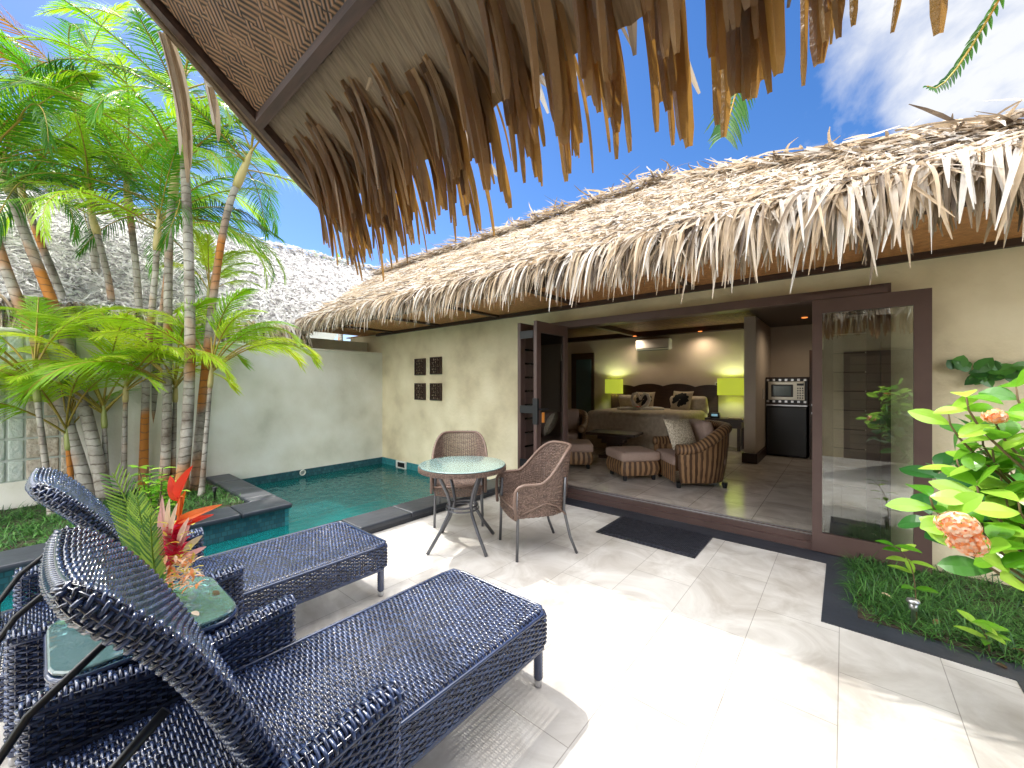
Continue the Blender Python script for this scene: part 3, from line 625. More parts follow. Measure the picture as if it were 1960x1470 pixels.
mb = MB(); n = 1500; y = rng.uniform(-3, 3.2, n)
mb.strips(np.stack([NEX+rng.normal(0, .05, n), y, NEZ+rng.uniform(0, .14, n)], 1), np.stack([np.ones(n), rng.normal(0, .3, n), -.4+0*y], 1), np.stack([.5+0*y, rng.normal(0, .5, n), np.ones(n)], 1), rng.uniform(.3, .6, n), rng.uniform(.02, .04, n), nseg=5, droop=rng.uniform(1.5, 3, n), curl=rng.normal(0, .3, n), fold=.3)
part(mb, 'eave_fringe', M['thatch'], NB)
# ================================================================ FURNITURE
def rrect_tab(hx, hy, r, k=10):
    pts = []
    for cx, cy, a0 in ((hx-r, -hy+r, -90), (hx-r, hy-r, 0), (-hx+r, hy-r, 90), (-hx+r, -hy+r, 180)):
        for i in range(k+1):
            a = R(a0 + 90*i/k); pts.append([cx+r*math.cos(a), cy+r*math.sin(a)])
    pts.append(pts[0]); P = np.array(pts); s = np.concatenate([[0], np.cumsum(np.linalg.norm(np.diff(P, axis=0), axis=1))])
    return s/s[-1], P, s[-1]
def rrect(tab, u):
    u = np.mod(u, 1.0); return np.interp(u, tab[0], tab[1][:, 0]), np.interp(u, tab[0], tab[1][:, 1])
def leafblade(mb, base, d, n, L, W, bend=.3, fold=.15, nseg=5, val=None, tip=.0, wpos=.45):
    d = nrm(d); n = np.asarray(n, float); s = nrm(np.cross(d, n)); n = nrm(np.cross(s, d)); p = np.array(base, float); V = []
    for i in range(nseg+1):
        f = i/nseg; w = W/2*(math.sin(PI*min(1, f**(math.log(.5)/math.log(wpos))))**.8) + (tip if i == nseg else 0) + .002
        V += [p - s*w + n*fold*w, p.copy(), p + s*w + n*fold*w]
        d2 = nrm(d - n*bend/nseg); n = nrm(n + d*bend/nseg); d = d2; p = p + d*L/nseg
    Fc = [[i*3+j, i*3+j+1, (i+1)*3+j+1, (i+1)*3+j] for i in range(nseg) for j in range(2)]
    mb.add(V, Fc, random.random() if val is None else val)
    return p
def make_lounger():
    T = thing('sun_lounger', 'x', 'sun lounger', group=None)
    # seat
    m = MB(); hx = .345
    def Ptop(U, V):
        x = -hx + 2*hx*U; y = -.72 + 1.72*V; ex = np.clip((np.abs(x)-(hx-.03))/.03, 0, 1); ey = np.clip((y-.97)/.03, 0, 1)
        return np.stack([x, y, .372 - .022*ex**2 - .022*ey**2 - .008*(1-(x/hx)**2)], -1)
    weave(m, Ptop, 26, 148, .0052, .0042)
    tab = rrect_tab(.355, .865, .05)
    def Pap(U, V):
        x, y = rrect(tab, U); z = .205 + .15*V + 0*x; b = 1 + .012*np.sin(PI*V)
        return np.stack([x*b, (y*1.0)+.14, z], -1)
    weave(m, Pap, 150, 14, .0055, .0045, closed=True)
    for z, rr in ((.362, .0085), (.205, .008), (.197, .008)):
        x, y = rrect(tab, np.linspace(0, 1, 60)); m.tube(np.stack([x, y+.14, z+0*x], 1), rr, 6, cap=False)
    m.build('seat', M['wicker'], T, True)
    # backrest: one woven hoop-section board, scooped
    cy = np.array([-.20, -.265, -.335, -.44, -.535, -.60, -.625]); cz = np.array([.355, .47, .65, .84, .965, 1.035, 1.055]); cv = np.array([0, .16, .38, .65, .85, .96, 1.0])
    fy = np.polyfit(cv, cy, 3); fz = np.polyfit(cv, cz, 3); tb = rrect_tab(.35, .030, .029)
    def Pb(U, V):
        x, w = rrect(tb, U); V = np.clip(V, -.05, 1.05)
        y0 = np.polyval(fy, V); z0 = np.polyval(fz, V); dy = np.polyval(np.polyder(fy), V); dz = np.polyval(np.polyder(fz), V); l = np.hypot(dy, dz)
        ny, nz = dz/l, -dy/l      # front normal in the y-z plane (faces +y, up)
        k = np.clip((V-.82)/.18, 0, 1); sx = 1 - .30*k**2.6; st = 1 - .55*np.clip((V-.93)/.07, 0, 1)**2
        scoop = .022*(x/.35)**2
        return np.stack([x*sx, y0 + ny*(w*st + scoop), z0 + nz*(w*st + scoop)], -1)
    m = MB(); weave(m, Pb, 56, 70, .0056, .0062, closed=True)
    U = np.linspace(0, 1, 57); q = Pb(U, 0*U+.995); m.tube(q, .006, 6, cap=False)
    # closing weave over the head end
    q2 = Pb(np.linspace(0, 1, 56, endpoint=False), np.full(56, .995)); [m.tube([q2[i], (q2[i]+q2[55-i])/2 + np.array([0, -.004, .006]), q2[55-i]], .0058, 5) for i in range(2, 27)]
    m.build('backrest', M['wicker'], T, True)
    # arms
    ta = rrect_tab(.038, .385, .034)
    for sx in (-1, 1):
        m = MB()
        def ztop(y): return .505 - .02*np.cos((y+.3)/.38*PI*.9)
        def Pa(U, V):
            x, y = rrect(ta, U); yy = y - .295; return np.stack([x + sx*.40, yy, .10 + (ztop(yy)-.10)*V], -1)
        weave(m, Pa, 58, 34, .0058, .005, closed=True)
        def Pc(U, V):
            a = PI*(1-U); y = -.295 - .385 + .77*V; return np.stack([sx*.40 + .045*np.cos(a), y, ztop(y) + .004 + .022*np.sin(a)], -1)
        weave(m, Pc, 3, 62, .0062, .006)
        for dx in (-.042, .042):
            m.tube([[sx*.40+dx, y, ztop(y)-.004] for y in np.linspace(-.67, .08, 20)], .008, 6)
        m.build('arm', M['wicker'], T, True)
    for sx, y in ((-1, .955), (1, .955), (-1, -.66), (1, -.66)):
        m = MB(); m.lathe([(.020, .035), (.0225, .04)] + [(.0225+.002*(k % 2), .04+k*.008) for k in range(1, 23)], c=(sx*.325, y, 0), n=12); lg = m.build('leg', M['wicker'], T, True)
        m = MB(); m.lathe([(.017, 0), (.019, .004), (.019, .036), (.017, .038)], c=(sx*.325, y, 0), n=12); sub(m, 'foot', M['silver'], lg, True)
    m = MB(); m.tube([[-.28, -.45, .74], [-.28, -.66, .56], [-.28, -.73, .44], [-.28, -.73, .34], [-.28, -.60, .24]], .012, 8); m.tube([[.28, -.45, .74], [.28, -.66, .56], [.28, -.73, .44], [.28, -.73, .34], [.28, -.60, .24]], .012, 8); m.tube([[-.28, -.73, .38], [.28, -.73, .38]], .012, 8)
    m.build('support_bar', M['black'], T, True)
    return T
L1 = make_lounger(); L2 = copy_tree(L1)
L1.location = (-1.49, .64, 0); L1['label'] = 'blue-black wicker sun lounger nearest the camera, on the open side of the side table'
L2.location = (-2.84, .60, 0); L2['label'] = 'blue-black wicker sun lounger beside the pool coping, behind the glass-topped side table'
for l in (L1, L2): l['group'] = 'wicker sun loungers'
# side table
ST = thing('side_table', 'square wicker side table with rounded blue-green glass top between the two loungers', 'side table', (-2.165, .28, 0))
m = MB(); tb4 = rrect_tab(.25, .26, .09)
def Ps(U, V):
    x, y = rrect(tb4, U); return np.stack([x*(.9+.1*V), y*(.9+.1*V), .06 + .475*V], -1)
weave(m, Ps, 70, 42, .0058, .005, closed=True)
x, y = rrect(tb4, np.linspace(0, 1, 60)); m.tube(np.stack([x, y, .538+0*x], 1), .010, 6, cap=False)
m.build('base', M['wicker'], ST, True)
m = MB(); weave(m, lambda U, V: np.stack([-.235+.47*U, -.245+.49*V, .532+0*U], -1), 18, 42, .0052, .004); m.build('woven_shelf', M['wicker'], ST, True)
m = MB(); x, y = rrect(tb4, np.linspace(0, 1, 48, endpoint=False)); k = 48
for zz, s_ in ((.552, .99), (.556, 1.005), (.562, 1.005), (.566, .985)): m.add(np.stack([x*s_, y*s_, zz+0*x], 1), [])
m.f += [[a*k+i, a*k+(i+1) % k, (a+1)*k+(i+1) % k, (a+1)*k+i] for a in range(3) for i in range(k)] + [list(range(k))[::-1], [3*k+i for i in range(k)]]; m.c += [.5]*(3*k+2)
m.build('glass_top', M['tglass'], ST)
for nm, lab, (dx, dy, c) in (('fallen_petal', 'small orange petal lying on the glass side table near its right edge', (.13, .12, 'petal')), ('fallen_petal', 'small brown petal lying on the glass side table beside the flowers', (.0, .22, 'leafdry'))):
    m = MB(); leafblade(m, [0, 0, .004], [1, .3, 0], [0, 0, 1], .045, .018, .2); o = m.build(nm, M[c]); o.location = (-2.165+dx, .28+dy, .569); tag(o, lab, 'petal')
# ---------------------------------------------------------------- tropical flower arrangement on the side table
bt = np.array([-2.27, .33, .567])
FA = thing('flower_arrangement', 'tropical bouquet of red heliconia, pink ginger and feathery leaves on the side table', 'bouquet', tuple(bt))
def Lp(p): return np.asarray(p) - bt
m = MB()
def heli(px, py, t, px2, py2, t2, W, v): 
    a = Lp(at(px, py, t)); b = Lp(at(px2, py2, t2)); leafblade(m, a, b-a, [.6, -.7, .4], np.linalg.norm(b-a), W, bend=.15, fold=.7, nseg=6, val=v, wpos=.33)
m.tube([Lp(at(322, 1110, 1.72)), Lp(at(335, 1040, 1.68)), Lp(at(344, 985, 1.66)), Lp(at(347, 950, 1.66))], .008, 6, val=.9)
heli(340, 955, 1.66, 362, 893, 1.62, .045, .2); heli(345, 960, 1.66, 322, 910, 1.70, .04, .3); heli(338, 1000, 1.66, 412, 966, 1.56, .032, .6); heli(330, 1010, 1.66, 400, 985, 1.6, .03, .1); heli(343, 990, 1.66, 352, 940, 1.68, .03, .8)
m.build('heliconia', M['red'], FA)
m = MB(); c0 = Lp(at(333, 1075, 1.66)); c1 = Lp(at(338, 1010, 1.66))
for k in range(70):
    f = k/70; c = c0 + (c1-c0)*f; a = k*2.4; r = .026*(1-f*.5); d = np.array([math.cos(a), math.sin(a), .9]); leafblade(m, c + d*np.array([r, r, 0])*.6, d, [0, 0, 1], .055*(1-.2*f), .024, .1, .3, 3)
m.build('ginger_flower', M['pink'], FA)
m = MB()
for (x0, y0, x1, y1, W) in ((318, 1040, 305, 958, .024), (322, 1030, 318, 965, .022), (325, 1035, 330, 975, .02), (312, 1050, 300, 985, .02), (345, 1050, 364, 985, .022), (350, 1055, 382, 1028, .024), (348, 1070, 385, 1050, .02), (340, 1045, 352, 1000, .022), (330, 1060, 318, 1010, .024), (345, 1085, 372, 1066, .02), (335, 1060, 340, 1015, .02)):
    a = Lp(at(x0, y0, 1.65)); b = Lp(at(x1, y1, 1.62+random.uniform(-.05, .05))); leafblade(m, a, b-a, [.6, -.7, .2], np.linalg.norm(b-a)*1.1, W, .15, .35, 5)
m.build('pale_bract', M['pale'], FA)
m = MB(); rng_ = random.Random(5)
for k in range(120):
    c = Lp(at(rng_.uniform(318, 378), rng_.uniform(1060, 1125), rng_.uniform(1.58, 1.72))); a = rng_.random()*6.28
    leafblade(m, c, [math.cos(a), math.sin(a), rng_.uniform(-.4, .8)], [0, 0, 1], rng_.uniform(.02, .05), .008, .6, .3, 3)
m.build('small_orchid', M['petal'], FA)
def cycad(pts, t, n, l, name='palm_leaf', lab=None):
    m = MB(); C = [Lp(at(x, y, t+dt)) for x, y, dt in pts]; C = np.array(C); s = np.linspace(0, 1, len(C)); ss = np.linspace(0, 1, 30)
    pc = np.stack([np.polyval(np.polyfit(s, C[:, i], min(3, len(C)-1)), ss) for i in range(3)], 1); m.tube(pc, np.linspace(.006, .002, 30), 5, val=.7)
    for k in range(n):
        f = .18 + .82*k/n; p = np.array([np.interp(f, ss, pc[:, i]) for i in range(3)]); d = nrm(np.array([np.interp(min(1, f+.05), ss, pc[:, i]) - np.interp(f-.05, ss, pc[:, i]) for i in range(3)]))
        for sgn in (-1, 1):
            sd = nrm(np.cross(d, [.6, -.6, .5]))*sgn; ln = l*(math.sin(PI*(.12+.8*f)))**.6
            leafblade(m, p, sd*.7 + d*.9 + np.array([.1, -.1, .05]), nrm(np.cross(sd, d))*sgn, ln, .0032, .25, .2, 4)
    return m.build(name, M['fern'], FA)
cycad([(300, 1140, .0), (285, 1090, 0), (262, 1010, 0), (215, 905, .03)], 1.72, 30, .13)
cycad([(305, 1140, 0), (290, 1090, -.02), (275, 1020, -.04), (262, 950, -.08)], 1.70, 28, .10)
cycad([(310, 1140, 0), (300, 1110, -.03), (292, 1060, -.05), (288, 985, -.05)], 1.66, 24, .08)
m = MB()
for k in range(110):
    a = rng_.random()*6.28; el = rng_.uniform(-.3, 1.2); c = np.array([rng_.uniform(-.03, .04), rng_.uniform(-.03, .03), rng_.uniform(.01, .16)])
    leafblade(m, c, [math.cos(a)*math.cos(el), math.sin(a)*math.cos(el), math.sin(el)], [0, 0, 1], rng_.uniform(.05, .12), .004, rng_.uniform(.4, 1.4), .2, 5)
m.build('fern_spray', M['grass'], FA)
M['yellow'] = mat('yellow_orchid', (.80, .55, .04), (.75, .72, .12), 9, .5, trans=.3, attr=True); m = MB()
for k in range(70):
    c = Lp(at(rng_.uniform(305, 372), rng_.uniform(1000, 1110), rng_.uniform(1.60, 1.76))); a = rng_.random()*6.28
    leafblade(m, c, [math.cos(a), math.sin(a), rng_.uniform(.2, 1.4)], [0, 0, 1], rng_.uniform(.03, .07), .007, .5, .3, 4)
m.build('yellow_spray', M['yellow'], FA)
m = MB()
for k in range(24):
    f = k/24; c = Lp(at(318 + 8*math.sin(k), 1085-55*f, 1.69)); a = k*2.4; leafblade(m, c, [math.cos(a), math.sin(a), .9], [0, 0, 1], .05*(1-.3*f), .022, .1, .3, 3)
m.build('ginger_flower', M['pink'], FA)
m = MB(); m.lathe([(.03, 0), (.05, .012), (.05, .05), (.035, .075)], n=16); m.build('holder', M['leafy'], FA, True)

# ---------------------------------------------------------------- dining chairs and table
def make_chair():
    T = thing('wicker_armchair', 'x', 'armchair')
    pts = [[.255, .25], [.265, .10], [.27, -.02]] + [[.27*math.cos(a), -.02-.26*math.sin(a)] for a in np.linspace(.12, PI-.12, 22)] + [[-.27, -.02], [-.265, .10], [-.255, .25]]
    Q = np.array(pts)[::-1]; s = np.concatenate([[0], np.cumsum(np.linalg.norm(np.diff(Q, axis=0), axis=1))]); s /= s[-1]
    def plan(U): return np.interp(U, s, Q[:, 0]), np.interp(U, s, Q[:, 1])
    def top(U):
        x, y = plan(U); f = np.clip((.06-y)/.30, 0, 1); f = f*f*(3-2*f); return .645 + .285*f - .02*np.clip((y-.2)/.05, 0, 1)
    def Psh(U, V):
        x, y = plan(U); z = .365 + (top(U)-.365)*V; k = 1 + .10*V**1.5; b = np.where(y < 0, 1 + .22*V**1.3, 1); return np.stack([x*k, y*b, z], -1)
    m = MB(); weave(m, Psh, 62, 38, .0072, .0045, sides=4); m.build('shell', M['wickerb'], T, True)
    m = MB(); U = np.linspace(0, 1, 60); rim = Psh(U, 1+0*U); a = rim[0]; b = rim[-1]
    rimp = np.concatenate([[a+[0, .02, -.26], a+[0, .03, -.12], a+[0, .022, -.03]], rim, [b+[0, .022, -.03], b+[0, .03, -.12], b+[0, .02, -.26]]])
    m.tube(rimp, .0145, 8)
    # wrapped strands round the rim
    k = 330; tt = np.linspace(0, 1, k); pc = np.stack([np.interp(tt*(len(rimp)-1), np.arange(len(rimp)), rimp[:, i]) for i in range(3)], 1); d = nrm(np.gradient(pc, axis=0)); n1 = nrm(np.cross(d, [0, 0, 1.0]) + 1e-6); n2 = np.cross(d, n1); ph = tt*2*PI*90
    m.tube(pc + .0145*(n1*np.cos(ph)[:, None] + n2*np.sin(ph)[:, None]), .004, 4)
    m.build('rim', M['wickerb'], T, True)
    m = MB()
    def Pse(U, V):
        y = -.25 + .50*V; hw = np.where(y < -.02, .26*np.sqrt(np.clip(1-((y+.02)/.26)**2, .02, 1)), .26 - .02*V); return np.stack([(2*U-1)*hw, y, .425 + .012*((2*U-1)**2) - .015*np.clip((y-.2)/.05, 0, 1)], -1)
    weave(m, Pse, 26, 48, .0058, .004)
    weave(m, lambda U, V: np.stack([-.25+.50*U, .25+.005*np.sin(PI*U), .335+.09*V - .02*np.sin(PI*U)*(1-V)], -1), 24, 8, .0058, .004)
    m.tube([[-.25, .255, .425], [0, .262, .425], [.25, .255, .425]], .01, 6)
    m.build('seat', M['wickerb'], T, True)
    for sx in (-1, 1):
        m = MB(); m.tube([[sx*.24, .235, .60], [sx*.245, .24, .36], [sx*.25, .25, .002]], [.014, .014, .013], 10); m.build('leg', M['steel'], T, True)
        m = MB(); m.tube([[sx*.245, -.20, .68], [sx*.235, -.19, .40], [sx*.24, -.25, .15], [sx*.25, -.31, .002]], .013, 10); m.build('leg', M['steel'], T, True)
        m = MB(); m.tube([[sx*.275, -.19, .365], [sx*.285, -.10, .45], [sx*.285, .0, .48], [sx*.27, .22, .40]], .008, 6); m.build('side_brace', M['wickerb'], T, True)
    return T
c1 = make_chair(); c2 = copy_tree(c1)
c1.location = (-3.27, 3.0, 0); c1.rotation_euler.z = math.atan2(-.70, .70) - PI/2; c1['label'] = 'brown wicker armchair behind the round table, its back to the pool and house wall'
c2.location = (-2.19, 2.93, 0); c2.rotation_euler.z = math.atan2(-.80, -.50) - PI/2; c2['label'] = 'brown wicker armchair right of the round table, seen from the side'
for c in (c1, c2): c['group'] = 'wicker armchairs at the round table'
DT = thing('round_table', 'round glass-topped table with wicker rim on four bowed grey metal legs', 'table', (-2.74, 2.55, 0), R(-9))
for k in range(4):
    m = MB(); a = k*PI/2; m.tube([[r*math.cos(a), r*math.sin(a), z] for r, z in ((.27, .72), (.235, .64), (.165, .50), (.135, .40), (.15, .31), (.24, .17), (.37, .004))], .017, 8, flat=.7); m.build('leg', M['steel'], DT, True)
m = MB(); m.tube([[.14*math.cos(a), .14*math.sin(a), .37] for a in np.linspace(0, 2*PI, 33)], .010, 8, cap=False); m.tube([[.15*math.cos(a), .15*math.sin(a), .34] for a in np.linspace(0, 2*PI, 33)], .008, 8, cap=False); m.build('brace_ring', M['steel'], DT, True)
m = MB(); m.lathe([(.34, .700), (.392, .706), (.40, .722), (.398, .738), (.375, .742)], n=48, cap=False)
weave(m, lambda U, V: np.stack([(.403)*np.cos(2*PI*U), .403*np.sin(2*PI*U), .702+.038*V], -1), 120, 5, .004, .003, closed=True)
m.build('rim', M['wickerb'], DT, True)
m = MB(); m.lathe([(.372, .730), (.372, .733)], n=48); m.build('woven_top', M['wickerb'], DT)
m = MB(); m.lathe([(.398, .7445), (.401, .747), (.401, .751), (.397, .754)], n=64); 
M['dglass'] = mat('frosted_table_glass', (.22, .36, .36), (.30, .44, .43), 3, .12, spec=.9, coat=1); m.build('glass_top', M['dglass'], DT, False)

# door mat
a = at(1139.6, 1019, z=0); b = at(1193.5, 988, z=0); c = at(1366, 1028, z=0); d = at(1329, 1070, z=0)
mx0, mx1 = (a[0]+b[0])/2, (c[0]+d[0])/2; my0, my1 = (a[1]+d[1])/2, (b[1]+c[1])/2
DM = thing('door_mat', 'black rubber door mat lying in front of the open doorway', 'door mat', ((mx0+mx1)/2, (my0+my1)/2, 0)); hx, hy = (mx1-mx0)/2, (my1-my0)/2
m = MB(); m.box(-hx, hx, -hy, hy, .003, .011); m.build('backing', M['mat'], DM)
m = MB(); 
for k in range(56): x = -hx+.05+(2*hx-.1)*k/55; m.box(x-.004, x+.004, -hy+.045, hy-.045, .011, .016)
m.box(-hx+.03, hx-.03, -hy+.03, -hy+.042, .011, .017); m.box(-hx+.03, hx-.03, hy-.042, hy-.03, .011, .017); m.box(-hx+.03, -hx+.042, -hy+.042, hy-.042, .011, .017); m.box(hx-.042, hx-.03, -hy+.042, hy-.042, .011, .017)
m.build('ribbed_surface', M['mat'], DM)
# garden spike lights
def spike(loc, mt, lab):
    t = thing('garden_light', lab, 'garden light', loc); m = MB(); m.lathe([(.011, -.04), (.011, .10), (.020, .105), (.022, .15)], n=12); m.build('post', mt, t, True)
    m = MB(); m.lathe([(.030, .150), (.034, .156), (.030, .168), (.012, .176)], n=14); m.build('cap', mt, t, True)
p = at(411, 960, z=.06); spike((p[0], p[1], .07), M['black'], 'small black spike light in the grass at the planter corner by the pool')
p = at(1748, 1200, z=0); spike((p[0], p[1], .0), M['silver'], 'small silver spike light in the grass bed below the sliding door')

# ================================================================ IN THE BEDROOM
def at2(px, py, Y): return at(px, py, Y=Y)
BD = thing('bed', 'large bed with a pale quilted cover draped to the floor', 'bed', (-3.35, 8.7, .12))
m = MB(); m.rbox(-1.0, 1.0, -.98, 1.0, .06, .80, r=.10, n=6, puff=.02); o = m.build('quilt', M['quilt'], BD, True)
m = MB(); 
G = [[[x*(1+.02*math.sin(k*.9)), y, z] for k, (x, y) in enumerate([(-1.0, .9), (-1.0, 0), (-1.0, -.97), (-.5, -1.0), (0, -1.0), (.5, -1.0), (1.0, -.97), (1.0, 0), (1.0, .9)])] for z in (.72, .3, .01)]
m.grid(G); m.build('bed_skirt', M['quilt'], BD)
m = MB(); xs = np.linspace(-1.35, 1.2, 60)
V = []; 
for x in xs: V.append([x, 1.06, 1.27 + .07*abs(math.sin(x*4.3))**.7 + .05*math.cos(x*1.1)])
Vb = [[x, 1.06, .0] for x in xs]; V2 = [[v[0], .98, v[2]] for v in V]; Vb2 = [[x, .98, 0] for x in xs]
m.grid([V2, Vb2], flip=True); m.grid([V, Vb]); m.grid([V, V2]); m.build('headboard', M['darkwood'], BD)
for i, (x) in enumerate((-.72, .55)):
    m = MB(); Mx = Matrix.Translation((x+.1, .80, .90)) @ Matrix.Rotation(R(-62), 4, 'X'); m.rbox(-.40, .40, -.22, .22, -.08, .08, r=.07, n=6, puff=.6, M=Mx); m.build('pillow', M['quilt'], BD, True)
def cushion(loc, rx, rz, s, mt, name, lab, cat, monstera=False, group=None):
    t = thing(name, lab, cat, loc, rz, group); Mx = Matrix.Rotation(rx, 4, 'X'); m = MB(); n = 12
    for sg in (1, -1):
        G = []
        for i in range(n+1):
            row = []
            for j in range(n+1):
                u, v = 2*i/n-1, 2*j/n-1; pin = 1 - .10*(abs(u)*abs(v))**0 * (1-abs(u)**2)*0; e = 1 - .07*(1-u*u) * (abs(v)) ; f = 1 - .07*(1-v*v)*abs(u)
                row.append(Mx @ Vector((u*s/2*f, v*s/2*e, sg*.085*((1-u**2)*(1-v**2))**.45)))
            G.append(row)
        m.grid(np.array(G), flip=(sg < 0))
    m.build('cover', mt, t, True)
    if monstera:
        m = MB(); 
        for k in range(11):
            a = R(-150 + 30*k*1.0) if False else R(-55 + 290*k/10.0 - 90 + 55)
            d = Vector((math.cos(a), math.sin(a), 0)); L = s*.42*(.75+.25*abs(math.cos(a-.4)))
            q = []; pr = Vector((-d.y, d.x, 0))
            for f, w in ((.08, .012), (.45, .035), (.8, .045), (1.0, .012)):
                for sg in (-1, 1):
                    p = d*L*f + pr*w*sg; u, v = p.x/(s/2), p.y/(s/2); q.append(Mx @ Vector((p.x, p.y, .085*max(.0, (1-u*u)*(1-v*v))**.45+.004)))
            m.add([list(x) for x in q], [[0, 1, 3, 2], [2, 3, 5, 4], [4, 5, 7, 6]])
        m.build('leaf_print', M['black'], t)
    return t
p = at2(1232, 774, 9.2); cushion((p[0], 9.25, 1.10), R(68), R(4), .46, M['cream'], 'bed_cushion', 'cream cushion with black leaf print behind the towel swans', 'cushion', True, 'leaf print cushions on the bed')
p = at2(1305, 767, 9.2); cushion((p[0]-.02, 9.25, 1.12), R(68), R(-12), .48, M['cream'], 'bed_cushion', 'cream cushion with black leaf print at the middle of the bed, right of the swans', 'cushion', True, 'leaf print cushions on the bed')
# towel swans: two necks meeting in a heart
sc0 = at2(1226, 783, 8.6)
for sg, lab in ((-1, 'white towel swan on the bed, left half of the heart'), (1, 'white towel swan on the bed, right half of the heart')):
    t = thing('towel_swan', lab, 'towel swan', (sc0[0], 8.6, .94), R(40), 'towel swans on the bed'); m = MB()
    m.tube([[sg*.05, 0, .02], [sg*.14, 0, .10], [sg*.20, 0, .22], [sg*.16, 0, .33], [sg*.08, 0, .35], [sg*.025, 0, .28], [sg*.01, 0, .20]], [.05, .045, .038, .034, .032, .026, .008], 10); m.build('neck', M['towel'], t, True)
    m = MB(); m.rbox(.02 if sg > 0 else -.5, .5 if sg > 0 else -.02, -.12, .12, -.03, .04, r=.03, n=4, puff=.5); m.build('body', M['towel'], t, True)
t = thing('hibiscus', 'red hibiscus bloom with green leaves lying on the white towel', 'flower', (sc0[0]+.02, 8.42, .985)); m = MB()
for k in range(5): a = k*1.257; leafblade(m, [0, 0, 0], [math.cos(a), math.sin(a), .7], [0, 0, 1], .09, .08, .6, .1, 4)
m.build('petals', M['redf'], t); m = MB()
for a in (2.6, 3.4, .3): leafblade(m, [0, 0, 0], [math.cos(a), math.sin(a), .05], [0, 0, 1], .14, .06, .1, .2, 4)
m.build('leaves', M['dleaf'], t)
# nightstands and lamps
def nightstand(x, lab):
    t = thing('nightstand', lab, 'nightstand', (x, 9.45, .12), 0, 'dark wooden nightstands'); m = MB(); m.box(-.36, .36, -.26, .26, .60, .65); m.build('top', M['darkwood'], t)
    m = MB(); m.box(-.32, .32, -.24, .24, .46, .60); m.build('drawer', M['darkwood'], t)
    for a in (-.31, .25):
        for b in (-.24, .18): m = MB(); m.box(a, a+.06, b, b+.06, 0, .46); m.build('leg', M['darkwood'], t)
nightstand(-1.93, 'dark wooden nightstand under the right-hand lamp, between bed and partition')
nightstand(-4.78, 'dark wooden nightstand under the left-hand lamp, in shadow beyond the bed')
for px, w, h, lab in ((1175, .50, .37, 'lit lime green drum lamp by the inner door, the smaller looking of the two'), (1400, .56, .37, 'lit lime green drum lamp beside the partition wall')):
    p = at2(px, 740, 9.62); t = thing('wall_lamp', lab, 'lamp', (p[0], 9.62, 1.44), 0, 'bedside wall lamps')
    m = MB(); m.lathe([(w/2, -h/2), (w/2, h/2)], n=28, cap=False); 
    for v in m.v: v[:, 1] *= .32
    m.build('lamp_shade', M['shade'], t, True)
    m = MB(); m.tube([[0, .17, .0], [0, .05, .0], [0, 0, .1]], .012, 6); m.box(-.05, .05, .155, .175, -.08, .08); m.build('bracket', M['darkwood'], t)
    l = bpy.data.lights.new('bulb', 'POINT'); l.energy = 18; l.color = (.92, 1, .72); l.shadow_soft_size = .05; lo = bpy.data.objects.new('bulb', l); col.objects.link(lo); lo.parent = t; lo.location = (0, -.02, .06)
t = thing('clock_radio', 'small black clock radio with lit blue face on the right nightstand', 'clock', (-2.12, 9.35, .77)); m = MB(); m.rbox(-.09, .09, -.06, .06, 0, .12, r=.02, n=2); m.build('case', M['black'], t)
m = MB(); m.box(-.06, .06, -.064, -.061, .04, .09); m.build('display', emat('clock_face', (.3, .55, .7), .5), t)
t = thing('notepad', 'pale notepad lying on the right nightstand', 'notepad', (-1.75, 9.35, .77)); m = MB(); m.box(-.12, .12, -.09, .09, 0, .02); m.build('pages', M['cushion'], t)
p = at2(1373, 737, 9.8); t = thing('wall_socket', 'white double wall socket just left of the right lamp', 'socket', (p[0], 9.798, 1.47)); m = MB(); m.rbox(-.05, .05, -.02, 0, -.075, .075, r=.008, n=2); m.build('plate', M['white'], t)
m = MB(); m.box(-.02, .02, -.023, -.021, .01, .05); m.box(-.02, .02, -.023, -.021, -.05, -.01); m.build('sockets', M['black'], t)
# air conditioner
p = at2(1254, 658, 9.8); t = thing('air_conditioner', 'white air conditioner unit high on the bedroom back wall', 'air conditioner', (p[0], 9.8, 2.46)); m = MB(); m.rbox(-.42, .42, -.22, -.003, -.13, .14, r=.04, n=4); m.build('casing', M['white'], t, True)
m = MB(); m.box(-.38, .38, -.224, -.2, -.09, -.08); m.box(-.36, .36, -.19, -.1, -.136, -.131); m.build('vent', M['black'], t)
# fridge and microwave
t = thing('fridge', 'black bar fridge under the microwave', 'fridge', (-.83, 9.35, .12)); m = MB(); m.rbox(-.32, .32, -.28, .30, .02, .96, r=.012, n=2); m.build('cabinet', M['black'], t)
m = MB(); m.rbox(-.315, .315, -.325, -.283, .04, .94, r=.012, n=2); m.build('door', M['black'], t); m = MB(); m.box(-.32, .32, -.30, .30, .963, .985); m.build('top_edge', M['silver'], t)
for z in (.0,): m = MB(); m.box(-.30, .30, -.2, .2, 0, .018); m.build('plinth', M['black'], t)
t = thing('cupboard', 'dark cupboard panel to the right of the fridge', 'cupboard', (-.12, 9.35, .12)); m = MB(); m.box(-.36, .4, -.3, .4, 0, 2.0); m.build('body', M['darkwood'], t)
for z in (.83, .98): m = MB(); m.box(-.33, -.29, -.33, -.302, z, z+.035); m.build('handle', M['silver'], t)
MW = thing('microwave', 'steel microwave in a checked trim frame standing above the bar fridge', 'microwave', (-.83, 9.05, 1.30))
m = MB(); m.box(-.33, .33, .02, .5, -.19, .33); m.build('housing', M['darkwood'], MW)
m = MB()
